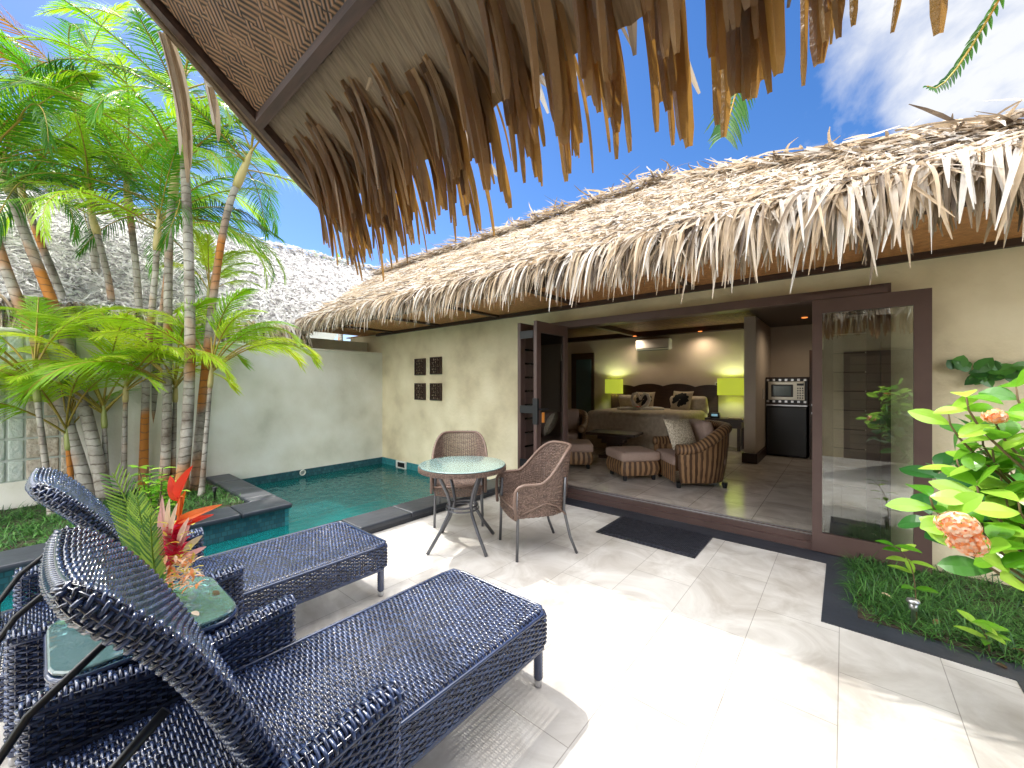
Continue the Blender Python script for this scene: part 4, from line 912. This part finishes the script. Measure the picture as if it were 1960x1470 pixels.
m.box(-.32, .32, -.01, .018, -.155, -.105); m.box(-.32, .32, -.01, .018, .25, .30); m.box(-.32, -.29, -.01, .018, -.105, .25); m.box(.29, .32, -.01, .018, -.105, .25); m.build('trim_frame', M['black'], MW)
m = MB()
for z in (-.150, .255):
    for k in range(13):
        if k % 2 == 0: m.box(-.31+k*.048, -.31+k*.048+.04, -.016, -.012, z, z+.04)
m.build('trim_tiles', M['silver'], MW)
m = MB(); m.rbox(-.285, .285, -.03, .015, -.10, .245, r=.008, n=2); m.build('face', M['steelcase'], MW)
m = MB(); m.rbox(-.235, .11, -.038, -.031, -.045, .19, r=.003, n=2); m.build('window_surround', M['black'], MW); m = MB(); m.box(-.20, .075, -.043, -.039, -.02, .165); m.build('window', M['screen'], MW)
m = MB(); m.box(.165, .27, -.036, -.0315, .17, .21)
for i in range(3):
    for j in range(5): m.box(.17+i*.036, .17+i*.036+.02, -.036, -.0315, -.07+j*.045, -.07+j*.045+.022)
m.build('keypad', M['black'], MW)
# rattan armchairs with ottomans
def striped(mb, P, nu, nv, w=2):
    U, V = np.meshgrid(np.linspace(0, 1, nu+1), np.linspace(0, 1, nv+1), indexing='ij'); G = P(U, V)
    G = G + (rng.normal(0, .002, G.shape)); val = np.repeat([(0.1 if (i//w) % 2 else .85) + random.uniform(-.1, .1) for i in range(nu)], nv); mb.grid(G, val)
def make_rattan():
    T = thing('rattan_tub_chair', 'x', 'tub chair')
    a = np.linspace(0, 1, 80)
    def plan(U):      # U shape, front +y
        th = PI*(U*1.0); x = .43*np.cos(th)*(1+.0*U); y = -.05 - .40*np.sin(th)**.8; return x, y
    Q = np.array([[.44, .40], [.45, .15]] + [[.45*math.cos(t_), -.02-.42*math.sin(t_)] for t_ in np.linspace(0, PI, 24)] + [[-.45, .15], [-.44, .40]]); s = np.concatenate([[0], np.cumsum(np.linalg.norm(np.diff(Q, axis=0), axis=1))]); s /= s[-1]
    def top(y): f = np.clip((.25-y)/.6, 0, 1); return .50 + .26*f*f*(3-2*f)
    def Po(U, V): x = np.interp(U, s, Q[:, 0]); y = np.interp(U, s, Q[:, 1]); k = .84 + .16*np.sin(V*PI*.5)**.8; return np.stack([x*k, y*k, .07 + (top(y)-.07)*V], -1)
    def Pi_(U, V): x = np.interp(U, s, Q[:, 0]); y = np.interp(U, s, Q[:, 1]); k = .80; return np.stack([x*k, np.where(y > .2, y, y*k), .25 + (top(y)-.25)*V], -1)
    m = MB(); striped(m, Po, 120, 10, 2); striped(m, Pi_, 100, 8, 2)
    striped(m, lambda U, V: np.stack([.37-.74*U, .40-.0*U, .07+.23*V], -1), 40, 4, 2); m.build('tub', M['rattan'], T, True)
    m = MB(); U = np.linspace(0, 1, 90); x = np.interp(U, s, Q[:, 0])*.93; y = np.interp(U, s, Q[:, 1]); y = np.where(y < .2, y*.93, y); pth = np.stack([x, y, top(y)+.02], 1)
    n0 = len(m.c); m.tube(pth, .072, 10); 
    for i in range(89):
        for k in range(10): m.c[n0+i*10+k] = .85 if i % 2 else .1
    m.build('rolled_arm', M['rattan'], T, True)
    m = MB(); m.rbox(-.34, .34, -.30, .42, .28, .42, r=.05, n=4, puff=.15); m.build('seat_cushion', M['cushion'], T, True)
    m = MB(); Mx = Matrix.Translation((0, -.15, .62)) @ Matrix.Rotation(R(72), 4, 'X'); m.rbox(-.28, .28, -.24, .26, -.07, .07, r=.06, n=6, puff=.25, M=Mx); m.build('back_cushion', M['cushion'], T, True)
    for x in (-.33, .33):
        for y in (-.27, .34): m = MB(); m.lathe([(.028, 0), (.036, .075)], c=(x, y, 0), n=10); m.build('leg', M['black'], T)
    return T
def make_ottoman():
    T = thing('rattan_ottoman', 'x', 'ottoman'); tt = rrect_tab(.30, .30, .05); m = MB()
    striped(m, lambda U, V: np.stack([rrect(tt, U)[0]*(.86+.14*np.sin(PI*(.15+.7*V))), rrect(tt, U)[1]*(.86+.14*np.sin(PI*(.15+.7*V))), .075+.20*V], -1), 112, 6, 2); m.build('base', M['rattan'], T, True)
    m = MB(); m.rbox(-.30, .30, -.30, .30, .275, .41, r=.04, n=4, puff=.12); m.build('cushion', M['cushion'], T, True)
    for x in (-.22, .22):
        for y in (-.22, .22): m = MB(); m.lathe([(.026, 0), (.034, .08)], c=(x, y, 0), n=10); m.build('leg', M['black'], T)
    return T
rc = make_rattan(); rc.location = (-1.63, 5.93, .12); rc.rotation_euler.z = R(130)
rc['label'] = 'striped rattan tub chair with pink-beige cushions in the middle of the doorway'; rc['group'] = 'rattan tub chairs'
ot = make_ottoman(); ot.location = (-2.42, 5.68, .12); ot.rotation_euler.z = R(50); ot['label'] = 'striped rattan ottoman drawn up in front of the tub chair'; ot['group'] = 'rattan ottomans'
rc2 = copy_tree(rc); rc2.location = (-4.38, 6.9, .12); rc2.rotation_euler.z = R(200); rc2['label'] = 'striped rattan tub chair half hidden behind the folded door leaf'
ot2 = copy_tree(ot); ot2.location = (-3.50, 5.80, .12); ot2.rotation_euler.z = R(35); ot2['label'] = 'striped rattan ottoman showing only its edge beside the folded door leaf'
p = at(1303, 824, t=5.45); cushion((p[0], p[1], .82), R(65), R(60), .44, M['sequin'], 'throw_cushion', 'glittering pale square cushion propped on the rattan tub chair', 'cushion')
t = thing('coffee_table', 'low dark wooden table on a stepped pedestal at the foot of the bed', 'coffee table', tuple(at2(1176, 850, 6.95)[:2])+(.12,), R(8)); m = MB(); m.rbox(-.46, .46, -.30, .30, .43, .48, r=.012, n=2); m.build('top', M['darkwood'], t)
m = MB(); m.box(-.26, .26, -.2, .2, .36, .428); m.box(-.2, .2, -.15, .15, .28, .36); m.box(-.12, .12, -.1, .1, .06, .28); m.box(-.24, .24, -.2, .2, 0, .06); m.build('pedestal', M['darkwood'], t)
# ================================================================ PLANTS
def frond_mesh(L=1.8, n=46, ll=.42, droop=1.1, seed=0, wid=.024, bare=.14, v=.55):
    rg = np.random.default_rng(seed); N = 26
    p = np.zeros(3); a = 0.0; pts = [p.copy()]; el = .0
    for i in range(N):
        f = i/N; el = .12 - droop*f**1.6; side = .10*f*math.sin(seed)
        p = p + np.array([math.cos(el)*math.cos(side), math.sin(side), math.sin(el)])*L/N; pts.append(p.copy())
    pts = np.array(pts); mb = MB(); mb.tube(pts, np.linspace(.013, .003, N+1), 5, val=.5)
    s = np.linspace(0, 1, N+1); fr = bare + (1-bare)*(np.arange(n)+.5)/n
    P = np.stack([np.interp(fr, s, pts[:, i]) for i in range(3)], 1); T = nrm(np.stack([np.interp(np.minimum(fr+.03, 1), s, pts[:, i]) for i in range(3)], 1) - np.stack([np.interp(fr-.03, s, pts[:, i]) for i in range(3)], 1))
    Sd = nrm(np.cross(T, [0, 0, 1.0])); Up = np.cross(Sd, T); me = MB()
    for sg in (-1, 1):
        ang = np.interp(fr, [0, .5, 1], [1.15, .85, .35]) + rg.normal(0, .07, n)
        D = T*np.cos(ang)[:, None] + Sd*sg*np.sin(ang)[:, None] + Up*(v*np.sin(ang)*rg.uniform(.6, 1.2, n))[:, None]
        ln = ll*np.interp(fr, [0, .15, .35, .75, 1], [.45, .75, 1, .8, .35])*rg.uniform(.85, 1.1, n)
        Nn = nrm(np.cross(D, np.cross([0, 0, 1.0], D)))*1.0
        me.strips(P, D, np.cross(Sd*sg, D), ln, wid*rg.uniform(.8, 1.1, n), nseg=5, droop=rg.uniform(.9, 1.7, n), fold=.16, taper=.92)
    return mb, me
FRV = {}
def frond_obj(parent, key, loc, yaw, pitch, roll, scale=1.0, m='leaf'):
    if (key, m) not in FRV:
        L, ll, dr, bare, v = {'a': (1.75, .42, 1.2, .12, .55), 'b': (2.0, .45, 1.7, .14, .5), 'c': (1.6, .40, .8, .12, .6), 'd': (1.9, .44, 2.2, .15, .45), 'y': (1.3, .40, 1.5, .30, .35), 'z': (1.55, .42, 2.0, .32, .3), 'k': (4.4, .75, 1.5, .1, .25), 's': (1.2, .34, .5, .1, .6)}[key]
        mb, me = frond_mesh(L*1.08, 80 if key == 'k' else (56 if key in 'yz' else 46), ll, dr, seed=ord(key)+len(m), bare=bare, v=v, wid=.045 if key == 'k' else (.0135 if key in 'yz' else .0165))
        a = mb.build('frond', M['rachis'], None, True); b = me.build('leaflets', M[m], None)
        FRV[(key, m)] = (a.data, b.data); bpy.data.objects.remove(a); bpy.data.objects.remove(b)
    da, db = FRV[(key, m)]
    o = bpy.data.objects.new('frond', da); col.objects.link(o); o.parent = parent
    o.location = loc; o.rotation_euler = (roll, -pitch, yaw); o.scale = (scale,)*3
    b = bpy.data.objects.new('leaflets', db); col.objects.link(b); b.parent = o
    return o
def palm(pix, ts, rad, label, nf=7, seed=0, fs=1.0, mtl='leaf', shaft=.55, keys='abcd', young=False, orange=0, pit=(-.1, 1.15), name='areca_palm', yaws=None):
    rg = random.Random(seed); P = np.array([at(x, y, t) for (x, y), t in zip(pix, ts)])
    P[0][2] = .05; base = P[0].copy(); T = thing(name, label, 'palm', tuple(base)); P = P - base
    s = np.linspace(0, 1, len(P)); k = 40; ss = np.linspace(0, 1, k); deg = min(3, len(P)-1)
    C = np.stack([np.polyval(np.polyfit(s, P[:, i], deg), ss) for i in range(3)], 1); Ltot = np.sum(np.linalg.norm(np.diff(C, axis=0), axis=1))
    if not young:
        m = MB(); rad = rad*.9; rr = rad*(1.12 - .28*ss + .35*np.exp(-ss*14)); m.tube(C, rr, 12); m.build('trunk', M['bark'], T, True)
    top = C[-1]; d = nrm(C[-1]-C[-4])
    sh = shaft; sp = [top + d*sh*f for f in np.linspace(0, 1, 8)]
    m = MB(); m.tube(sp, rad*np.array([.98, 1.12, 1.08, .98, .85, .7, .5, .3]), 12); m.build('crownshaft', M['shaft'], T, True)
    for i in range(nf):
        yaw = (i/nf*2*PI + rg.uniform(-.35, .35) + seed) if yaws is None else (yaws[i % len(yaws)] + rg.uniform(-.15, .15) if i < len(yaws) else rg.random()*6.28)
        pitch = rg.uniform(*pit); f = .45 + .5*(pitch-pit[0])/(pit[1]-pit[0])
        frond_obj(T, rg.choice(keys), tuple(top + d*sh*f), yaw, pitch, rg.uniform(-.4, .4), fs*rg.uniform(.85, 1.1), 'leafo' if i < orange else mtl)
    return T
G_ = 'areca palms clumped in the planter'
PL = [
 (([172, 957], [131, 810], [91, 709], [42, 608], [12, 500], [-25, 400]), [4.85, 4.8, 4.75, 4.7, 4.7, 4.6], .060, 'grey ringed palm trunk, leaning far left, the lower one that leaves the picture edge', 7, 1, {}),
 (([202, 957], [157, 745], [92, 565], [72, 504], [20, 367]), [4.9]*5, .062, 'thick white ringed palm leaning left, orange bands below its crown', 8, 2, dict(orange=1)),
 (([196, 930], [173, 761], [157, 663], [91, 501], [60, 415]), [5.4, 5.4, 5.3, 5.2, 5.2], .05, 'thin pale green palm stem leaning left behind the thick white one', 7, 3, {}),
 (([250, 925], [229, 729], [215, 608], [209, 540], [186, 449]), [5.6]*5, .048, 'greyish pink palm trunk with upright crown left of the middle', 7, 4, dict(pit=(.3, 1.3))),
 (([262, 930], [266, 760], [268, 608], [261, 537], [248, 400]), [5.7]*5, .05, 'straight grey palm with greenish upper stem near the middle of the clump', 7, 5, {}),
 (([274, 940], [281, 712], [290, 600], [300, 480]), [5.35]*4, .045, 'slim palm with bright orange ringed lower stem', 6, 6, dict(fs=.9)),
 (([288, 930], [300, 696], [316, 560], [323, 449]), [5.55]*4, .045, 'slim brownish orange palm second right of the orange one', 6, 7, dict(fs=.9)),
 (([310, 940], [320, 777], [322, 542], [330, 380]), [5.25]*4, .055, 'dark mottled grey palm trunk left of the tallest trunk', 7, 8, {}),
 (([344, 935], [362, 728], [362, 560], [356, 341], [352, 268]), [5.0]*5, .062, 'tallest straight grey palm whose pale sheath reaches up beside the thatched eave', 8, 9, dict(shaft=.85, pit=(.2, 1.2))),
 (([372, 934], [388, 777], [395, 696], [408, 537], [437, 406], [450, 365]), [5.2]*6, .052, 'palm at the right edge of the clump leaning right, orange above and grey below', 8, 10, dict(orange=0, fs=.82)),
 (([215, 920], [190, 600], [173, 380], [163, 275]), [6.0, 6, 6, 6], .055, 'tall dark palm far back in the clump with withered rust-coloured fronds', 9, 11, dict(orange=3, shaft=.7)),
]
for pix, ts, rad, lab, nf, sd_, kw in PL:
    o = palm(pix, ts, rad, lab, nf=nf+6, seed=sd_, **kw); o['group'] = G_
YP = [
 (([140, 930], [131, 862]), [4.75]*2, 'young palm at the left of the clump with orange stalks arching over the glass blocks', 12, [2.6, 3.4, 4.3, 5.2], dict(fs=1.0)),
 (([205, 930], [200, 820]), [5.0]*2, 'young palm with yellow stalks low between the left trunks', 13, [2.2, 3.6, 5.0, 0.2, 4.4], {}),
 (([236, 925], [240, 770]), [5.1]*2, 'young palm spreading pale green fronds in front of the middle trunks', 14, [5.4, 4.6, 3.6, .4, 2.4], {}),
 (([330, 930], [335, 770]), [5.35]*2, 'young palm with dense low fronds between the dark and the tallest trunk', 15, [5.0, .2, 4.0, 2.5, 1.0], {}),
 (([385, 935], [402, 742]), [5.1]*2, 'young palm at the right with one arching frond over the wall top', 16, [.75, .2, 4.9, 1.3], {}),
 (([100, 960], [72, 770]), [4.35]*2, 'young palm at the far left in front of the upper glass blocks', 17, [2.8, 4.2, 5.2, 1.4], {}),
 (([385, 930], [398, 590]), [5.85]*2, 'yellow-green palm crown glowing just above the wall behind the rightmost trunk', 19, [.3, 1.2, 5.6, 2.2], dict(fs=.62)),
]
for pix, ts, lab, sd_, yw, kw in YP:
    o = palm(pix, ts, .032, lab, nf=len(yw)*2+2, seed=sd_, keys='yz', mtl='leafy', shaft=.35, young=False, pit=(.5, 1.3), yaws=yw, **kw); o['group'] = 'young palms at the foot of the clump'
# coconut palm standing behind the shelter, one frond hanging past its eave
CP = thing('coconut_palm', 'coconut palm frond hanging green against the sky behind the dry leaf fringe', 'palm', (2.6, -2.6, 0))
m = MB(); m.tube([[0, 0, 0], [-.1, .1, 2.5], [-.3, .3, 4.8]], [.16, .12, .10], 12); m.build('trunk', M['bark'], CP, True)
# fronds by target: end points in the air in front of the eave
def hang(px, py, t, px2, py2, t2, ll, name='frond'):
    a = at(px, py, t); b = at(px2, py2, t2); top = np.array([2.3, -2.3, 4.8]); ss = np.linspace(0, 1, 30)
    mid = (top+a)/2 + np.array([0, 0, .9]); K_ = np.array([top, mid, a, b]); u = np.array([0, .45, .82, 1]); C = np.stack([np.polyval(np.polyfit(u, K_[:, i], 3), ss) for i in range(3)], 1)
    base = np.array([2.6, -2.6, 0]); C = C - base; mb = MB(); mb.tube(C, np.linspace(.03, .004, 30), 6); f = mb.build('frond', M['rachis'], CP, True)
    n = 90; fr = .15+.85*(np.arange(n)+.5)/n; P = np.stack([np.interp(fr, ss, C[:, i]) for i in range(3)], 1); T = nrm(np.stack([np.interp(np.minimum(fr+.02, 1), ss, C[:, i]) - np.interp(fr-.02, ss, C[:, i]) for i in range(3)], 1)); Sd = nrm(np.cross(T, [.5, -.8, .3])); me = MB()
    for sg in (-1, 1):
        me.strips(P, T*.85 + Sd*sg*.75, np.cross(Sd*sg, T), ll*np.interp(fr, [0, .3, .9, 1], [.5, 1, .85, .5])*rng.uniform(.8, 1.1, n), .024, nseg=5, droop=rng.uniform(.5, 1.1, n), fold=.2, taper=.85)
    me.build('leaflets', M['cocoleaf'], f)
hang(1440, 60, 2.7, 1385, 262, 2.6, .34)
hang(1900, 20, 2.6, 1775, 165, 2.5, .10)
for k, (yw, pt) in enumerate(((-.5, .5), (-1.6, .4), (-2.6, .3), (.5, .7), (-1.0, 1.0))): frond_obj(CP, 'k', (-.3, .3, 4.8), yw, pt, 0, .8)
# far palm tops just over the bleached roof
for px, py, lab in ((608, 492, 'tiny palm crown peeping over the bleached roof, the left one of two'), (650, 497, 'tiny palm crown peeping over the bleached roof, the right one of two')):
    p = at(px, py, 22.0); T = thing('distant_palm', lab, 'palm', (p[0], p[1], 0), 0, 'palms beyond the bleached roof'); m = MB(); m.tube([[0, 0, 0], [.2, 0, p[2]-.6]], .14, 8); m.build('trunk', M['bark'], T, True)
    for k in range(8): frond_obj(T, 'sabc'[k % 4], (.2, 0, p[2]-.7), k*.8, .7, 0, .8)

def cat_curve(pts, n):
    P = np.array(pts, float); s = np.linspace(0, 1, len(P)); ss = np.linspace(0, 1, n); return np.stack([np.polyval(np.polyfit(s, P[:, i], min(3, len(P)-1)), ss) for i in range(3)], 1)
# small leafy shrub at the foot of the palms
b0 = at(300, 975, t=3.9); b0[2] = .05
SH = thing('leafy_shrub', 'small bright green shrub with round leaves at the foot of the palms', 'shrub', tuple(b0)); ms = MB(); ml = MB(); rg = random.Random(3)
for k in range(15):
    tx, ty = rg.uniform(262, 348), rg.uniform(888, 965); e = at(tx, ty, t=3.9+rg.uniform(-.25, .25)) - b0; c = cat_curve([[0, 0, 0], e*.5 + np.array([rg.uniform(-.03, .03), 0, .02]), e], 9); ms.tube(c, .004, 4)
    for j in (4, 5, 6, 7, 8):
        for sg in (0, 1, 2):
            a = rg.random()*6.28; leafblade(ml, c[j], [math.cos(a), math.sin(a), rg.uniform(.0, .6)], [0, 0, 1], rg.uniform(.07, .11), rg.uniform(.045, .06), .5, .12, 5)
ms.build('stems', M['stem'], SH); ml.build('leaves', M['bush'], SH)
# ixora bush reaching in from the right
b0 = np.array([1.05, 2.35, 0]); IX = thing('ixora_bush', 'sunlit bush with glossy leaves and peach-orange flower clusters at the right edge', 'bush', tuple(b0)); ms = MB(); ml = MB(); md = MB(); rg = random.Random(11)
tips = []
def branch(px, py, t, bright=True, nl=9, lf=.122, start=None):
    e = at(px, py, t) - b0; st = np.array([rg.uniform(-.05, .05), rg.uniform(-.05, .05), 0]) if start is None else start
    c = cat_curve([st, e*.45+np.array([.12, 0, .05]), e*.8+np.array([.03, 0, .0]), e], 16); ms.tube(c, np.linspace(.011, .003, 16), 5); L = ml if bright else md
    d0 = nrm(c[-1]-c[-3])
    for j in range(nl):
        i = 15 - int(j*.75); p = c[max(4, i)]; a = j*2.4 + rg.uniform(-.4, .4); s1 = nrm(np.cross(d0, [0, 0, 1.0])); s2 = np.cross(s1, d0); side = s1*math.cos(a) + s2*math.sin(a)
        d = side*1.0 + d0*rg.uniform(-.1, 1.0) + np.array([0, 0, rg.uniform(-.45, .45)]); leafblade(L, p, d, np.array([-.3+rg.uniform(-.6, .5), -.35+rg.uniform(-.7, .4), 1.0]) + side*.3, lf*rg.uniform(.75, 1.2), lf*rg.uniform(.48, .60), rg.uniform(.2, .7), .14, 7, wpos=.55)
    return c[-1]
fl = []
for (px, py, t) in ((1850, 760, 1.5), (1815, 790, 1.6), (1905, 790, 1.45), (1945, 740, 1.5), (1900, 860, 1.5), (1955, 850, 1.5), (1780, 950, 1.42), (1812, 985, 1.38), (1880, 1000, 1.4), (1950, 960, 1.35), (1870, 930, 1.5), (1985, 800, 1.4), (1990, 1000, 1.4), (1990, 900, 1.4), (1925, 950, 1.45), (2020, 900, 1.4), (1880, 830, 1.55), (1840, 880, 1.6), (1920, 1000, 1.5), (1915, 900, 1.6), (1965, 780, 1.6)): branch(px, py, t, True, 13)
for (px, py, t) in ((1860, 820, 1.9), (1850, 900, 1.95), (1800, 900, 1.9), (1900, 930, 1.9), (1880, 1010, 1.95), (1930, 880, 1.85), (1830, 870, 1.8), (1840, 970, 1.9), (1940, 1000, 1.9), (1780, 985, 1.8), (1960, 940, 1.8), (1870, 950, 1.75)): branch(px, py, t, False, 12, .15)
ms.build('branches', M['stem'], IX, True); ml.build('leaves', M['bush'], IX); md.build('shade_toned_leaves', M['dleaf'], IX)  # dark leaf copy: shade inside the bush is put into its colour
def floret_ball(px, py, t, r, n):
    m = MB(); c = at(px, py, t) - b0
    for k in range(n):
        ph = math.acos(1-2*(k+.5)/n); a = k*2.4; d = np.array([math.sin(ph)*math.cos(a), math.sin(ph)*math.sin(a), math.cos(ph)]); p = c + d*r*np.array([1, 1, .75])*rg.uniform(.7, 1.15)
        s1 = nrm(np.cross(d, [.3, .2, 1.0])); s2 = np.cross(d, s1)
        for q in range(4): leafblade(m, p, s1*math.cos(q*PI/2) + s2*math.sin(q*PI/2) + d*.25, d, .0135, .0062, .35, .1, 2)
        m.tube([c + d*r*.3, p], .0012, 3, cap=False)
    m.build('flower_cluster', M['petal'], IX)
floret_ball(1836, 1005, 1.27, .05, 90); floret_ball(1852, 1038, 1.27, .046, 80); floret_ball(1905, 797, 1.42, .030, 44)
# creeper on the wall, dark leaves
t0 = np.array([1.15, 4.57, 1.48]); VN = thing('wall_creeper', 'dark green creeper trailing across the sunny wall above the bush', 'creeper', tuple(t0)); ms = MB(); ml = MB()
a0 = at(1832, 705, Y=4.55) - t0; a1 = at(1900, 712, Y=4.55) - t0; a2 = at(1990, 700, Y=4.55) - t0; c = cat_curve([[.75, 0, .02], a2, a1, a0], 26); ms.tube(c, .005, 5)
for i in range(1, 26):
    for _ in range(1 + i % 2):
        a = rg.random()*6.28; leafblade(ml, c[i], [math.cos(a), -.25, math.sin(a)], [0, -1, .4], rg.uniform(.08, .14), rg.uniform(.07, .10), .3, .15, 5)
ms.build('stems', M['stem'], VN); ml.build('leaves', M['dleaf'], VN)
# sprigs rising from the grass bed
def sprig(pts, t, labs):
    P = [at(x, y, t) for x, y in pts]; P[0][2] = 0.0; b = P[0].copy(); T = thing('seedling', labs, 'seedling', tuple(b)); P = [p - b for p in P]; c = cat_curve(P, 18); ms = MB(); ms.tube(c, np.linspace(.004, .002, 18), 5); ms.build('stem', M['stem'], T); ml = MB()
    for i in (6, 9, 12, 15, 17):
        for sg in (0, 1):
            a = rg.random()*6.28; leafblade(ml, c[i], [math.cos(a), math.sin(a)*.5-.2, .35], [0, -.3, 1], rg.uniform(.09, .13), rg.uniform(.035, .05), .6, .2, 6)
    ml.build('leaves', M['bush'], T)
sprig([(1755, 1190), (1752, 1130), (1742, 1080), (1712, 1045)], 2.45, 'slender light green seedling climbing in front of the sliding door foot')
sprig([(1895, 1240), (1890, 1225), (1880, 1205), (1860, 1190)], 2.2, 'low light green seedling in the grass at the right edge of the bed')

for k, (x, y) in enumerate(((.62, 3.27), (1.0, 3.6), (.45, 3.55), (.20, 3.75), (.75, 3.42))):
    m = MB(); leafblade(m, [0, 0, 0], [math.cos(k*2.1), math.sin(k*2.1), .1], [0, 0, 1], .06, .03, .7, .3, 5); o = m.build('fallen_leaf', M['petal'] if k % 2 else M['leafdry']); o.location = (x, y, .05 if k else .012); tag(o, 'small dry leaf lying in or beside the grass bed by the sliding door', 'fallen leaf', 'dry leaves scattered at the grass bed')

# ================================================================ SKY, SUN, CAMERA
sun_dir = Vector((-.75, .13, 1.0)).normalized()     # towards the sun
el = math.asin(sun_dir.z); az = math.atan2(sun_dir.x, sun_dir.y)
w = bpy.data.worlds.new("World"); sc.world = w; w.use_nodes = True; nt = w.node_tree; N = nt.nodes; Lk = nt.links; bg = N['Background']
sky = N.new('ShaderNodeTexSky'); sky.sky_type = 'NISHITA'; sky.sun_disc = False; sky.sun_elevation = el; sky.sun_rotation = az; sky.air_density = 1.0; sky.dust_density = .3; sky.ozone_density = 2.0
hs = N.new('ShaderNodeHueSaturation'); hs.inputs['Saturation'].default_value = 1.3; hs.inputs['Value'].default_value = 1.12; Lk.new(sky.outputs[0], hs.inputs['Color'])
tc = N.new('ShaderNodeTexCoord'); mp = N.new('ShaderNodeMapping'); mp.inputs['Scale'].default_value = (1.0, 1.0, 2.0); mp.inputs['Location'].default_value = (.2, .1, .0); Lk.new(tc.outputs['Generated'], mp.inputs[0])
nz = N.new('ShaderNodeTexNoise'); nz.inputs['Scale'].default_value = 2.6; nz.inputs['Detail'].default_value = 9; nz.inputs['Roughness'].default_value = .55; nz.inputs['Distortion'].default_value = .3; Lk.new(mp.outputs[0], nz.inputs['Vector'])
# cloud bank lies towards +X +Y (right of the picture), thin in the rest of the view
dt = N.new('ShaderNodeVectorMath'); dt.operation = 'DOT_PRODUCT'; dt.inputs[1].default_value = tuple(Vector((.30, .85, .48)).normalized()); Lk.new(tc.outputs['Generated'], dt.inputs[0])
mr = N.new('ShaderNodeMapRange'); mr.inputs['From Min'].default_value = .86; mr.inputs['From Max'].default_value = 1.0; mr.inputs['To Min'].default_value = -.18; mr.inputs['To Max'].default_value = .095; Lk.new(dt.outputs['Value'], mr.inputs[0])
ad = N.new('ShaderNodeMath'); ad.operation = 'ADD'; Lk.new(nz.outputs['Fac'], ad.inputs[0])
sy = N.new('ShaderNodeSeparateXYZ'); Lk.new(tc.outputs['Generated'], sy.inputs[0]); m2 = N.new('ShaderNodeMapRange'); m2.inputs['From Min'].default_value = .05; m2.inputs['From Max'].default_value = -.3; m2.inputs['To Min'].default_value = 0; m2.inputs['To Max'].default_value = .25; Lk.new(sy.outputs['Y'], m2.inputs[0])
a2 = N.new('ShaderNodeMath'); a2.operation = 'ADD'; Lk.new(mr.outputs[0], a2.inputs[0]); Lk.new(m2.outputs[0], a2.inputs[1]); m3 = N.new('ShaderNodeMapRange'); m3.inputs['From Min'].default_value = .70; m3.inputs['From Max'].default_value = .86; m3.inputs['To Min'].default_value = 0; m3.inputs['To Max'].default_value = .28; Lk.new(sy.outputs['Z'], m3.inputs[0])  # extra cloud cover behind and at the zenith, put in as fill light
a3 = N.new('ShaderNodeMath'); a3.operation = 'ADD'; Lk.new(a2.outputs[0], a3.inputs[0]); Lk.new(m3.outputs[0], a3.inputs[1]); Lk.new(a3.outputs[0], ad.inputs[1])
# unseen bright cloud overhead and behind, added to fill the shade; low veil dimmer
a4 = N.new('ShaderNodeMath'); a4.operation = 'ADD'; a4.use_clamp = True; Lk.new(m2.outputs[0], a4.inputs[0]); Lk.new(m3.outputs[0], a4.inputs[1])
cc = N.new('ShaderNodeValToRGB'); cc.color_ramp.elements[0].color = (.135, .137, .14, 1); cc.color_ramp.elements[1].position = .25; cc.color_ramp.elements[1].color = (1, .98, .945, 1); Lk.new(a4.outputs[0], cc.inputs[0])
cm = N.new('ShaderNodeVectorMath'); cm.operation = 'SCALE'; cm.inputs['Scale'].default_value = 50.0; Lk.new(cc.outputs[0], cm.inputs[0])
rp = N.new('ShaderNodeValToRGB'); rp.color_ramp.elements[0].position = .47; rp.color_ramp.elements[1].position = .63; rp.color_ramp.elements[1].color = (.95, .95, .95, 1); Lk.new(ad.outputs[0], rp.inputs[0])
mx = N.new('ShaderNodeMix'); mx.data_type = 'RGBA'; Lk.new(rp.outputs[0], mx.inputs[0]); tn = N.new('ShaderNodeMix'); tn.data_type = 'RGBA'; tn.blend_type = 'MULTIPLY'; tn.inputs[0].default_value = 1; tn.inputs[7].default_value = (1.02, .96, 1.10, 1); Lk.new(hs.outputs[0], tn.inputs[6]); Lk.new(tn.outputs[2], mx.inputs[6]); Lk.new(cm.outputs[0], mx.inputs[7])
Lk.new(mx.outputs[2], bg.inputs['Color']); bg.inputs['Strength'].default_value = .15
s = bpy.data.lights.new('sun', 'SUN'); s.energy = 3.8; s.angle = R(.6); s.color = (1, .95, .86); so = bpy.data.objects.new('sun', s); col.objects.link(so); so.rotation_euler = (-sun_dir).to_track_quat('-Z', 'Y').to_euler(); so.location = (-6, 1, 9)
cam = bpy.data.cameras.new('camera'); cam.sensor_width = 36; cam.lens = 36*F/1960; cam.clip_start = .05; cam.clip_end = 2000
co = bpy.data.objects.new('camera', cam); col.objects.link(co); co.location = (0, 0, CAMZ); co.rotation_euler = (R(90), 0, math.atan2(.642, .7667)); sc.camera = co
sc.view_settings.view_transform = 'Standard'; sc.view_settings.look = 'None'; sc.view_settings.exposure = 0; sc.view_settings.gamma = 1.0
sc.cycles.max_bounces = 10; sc.cycles.transparent_max_bounces = 16; sc.cycles.diffuse_bounces = 5
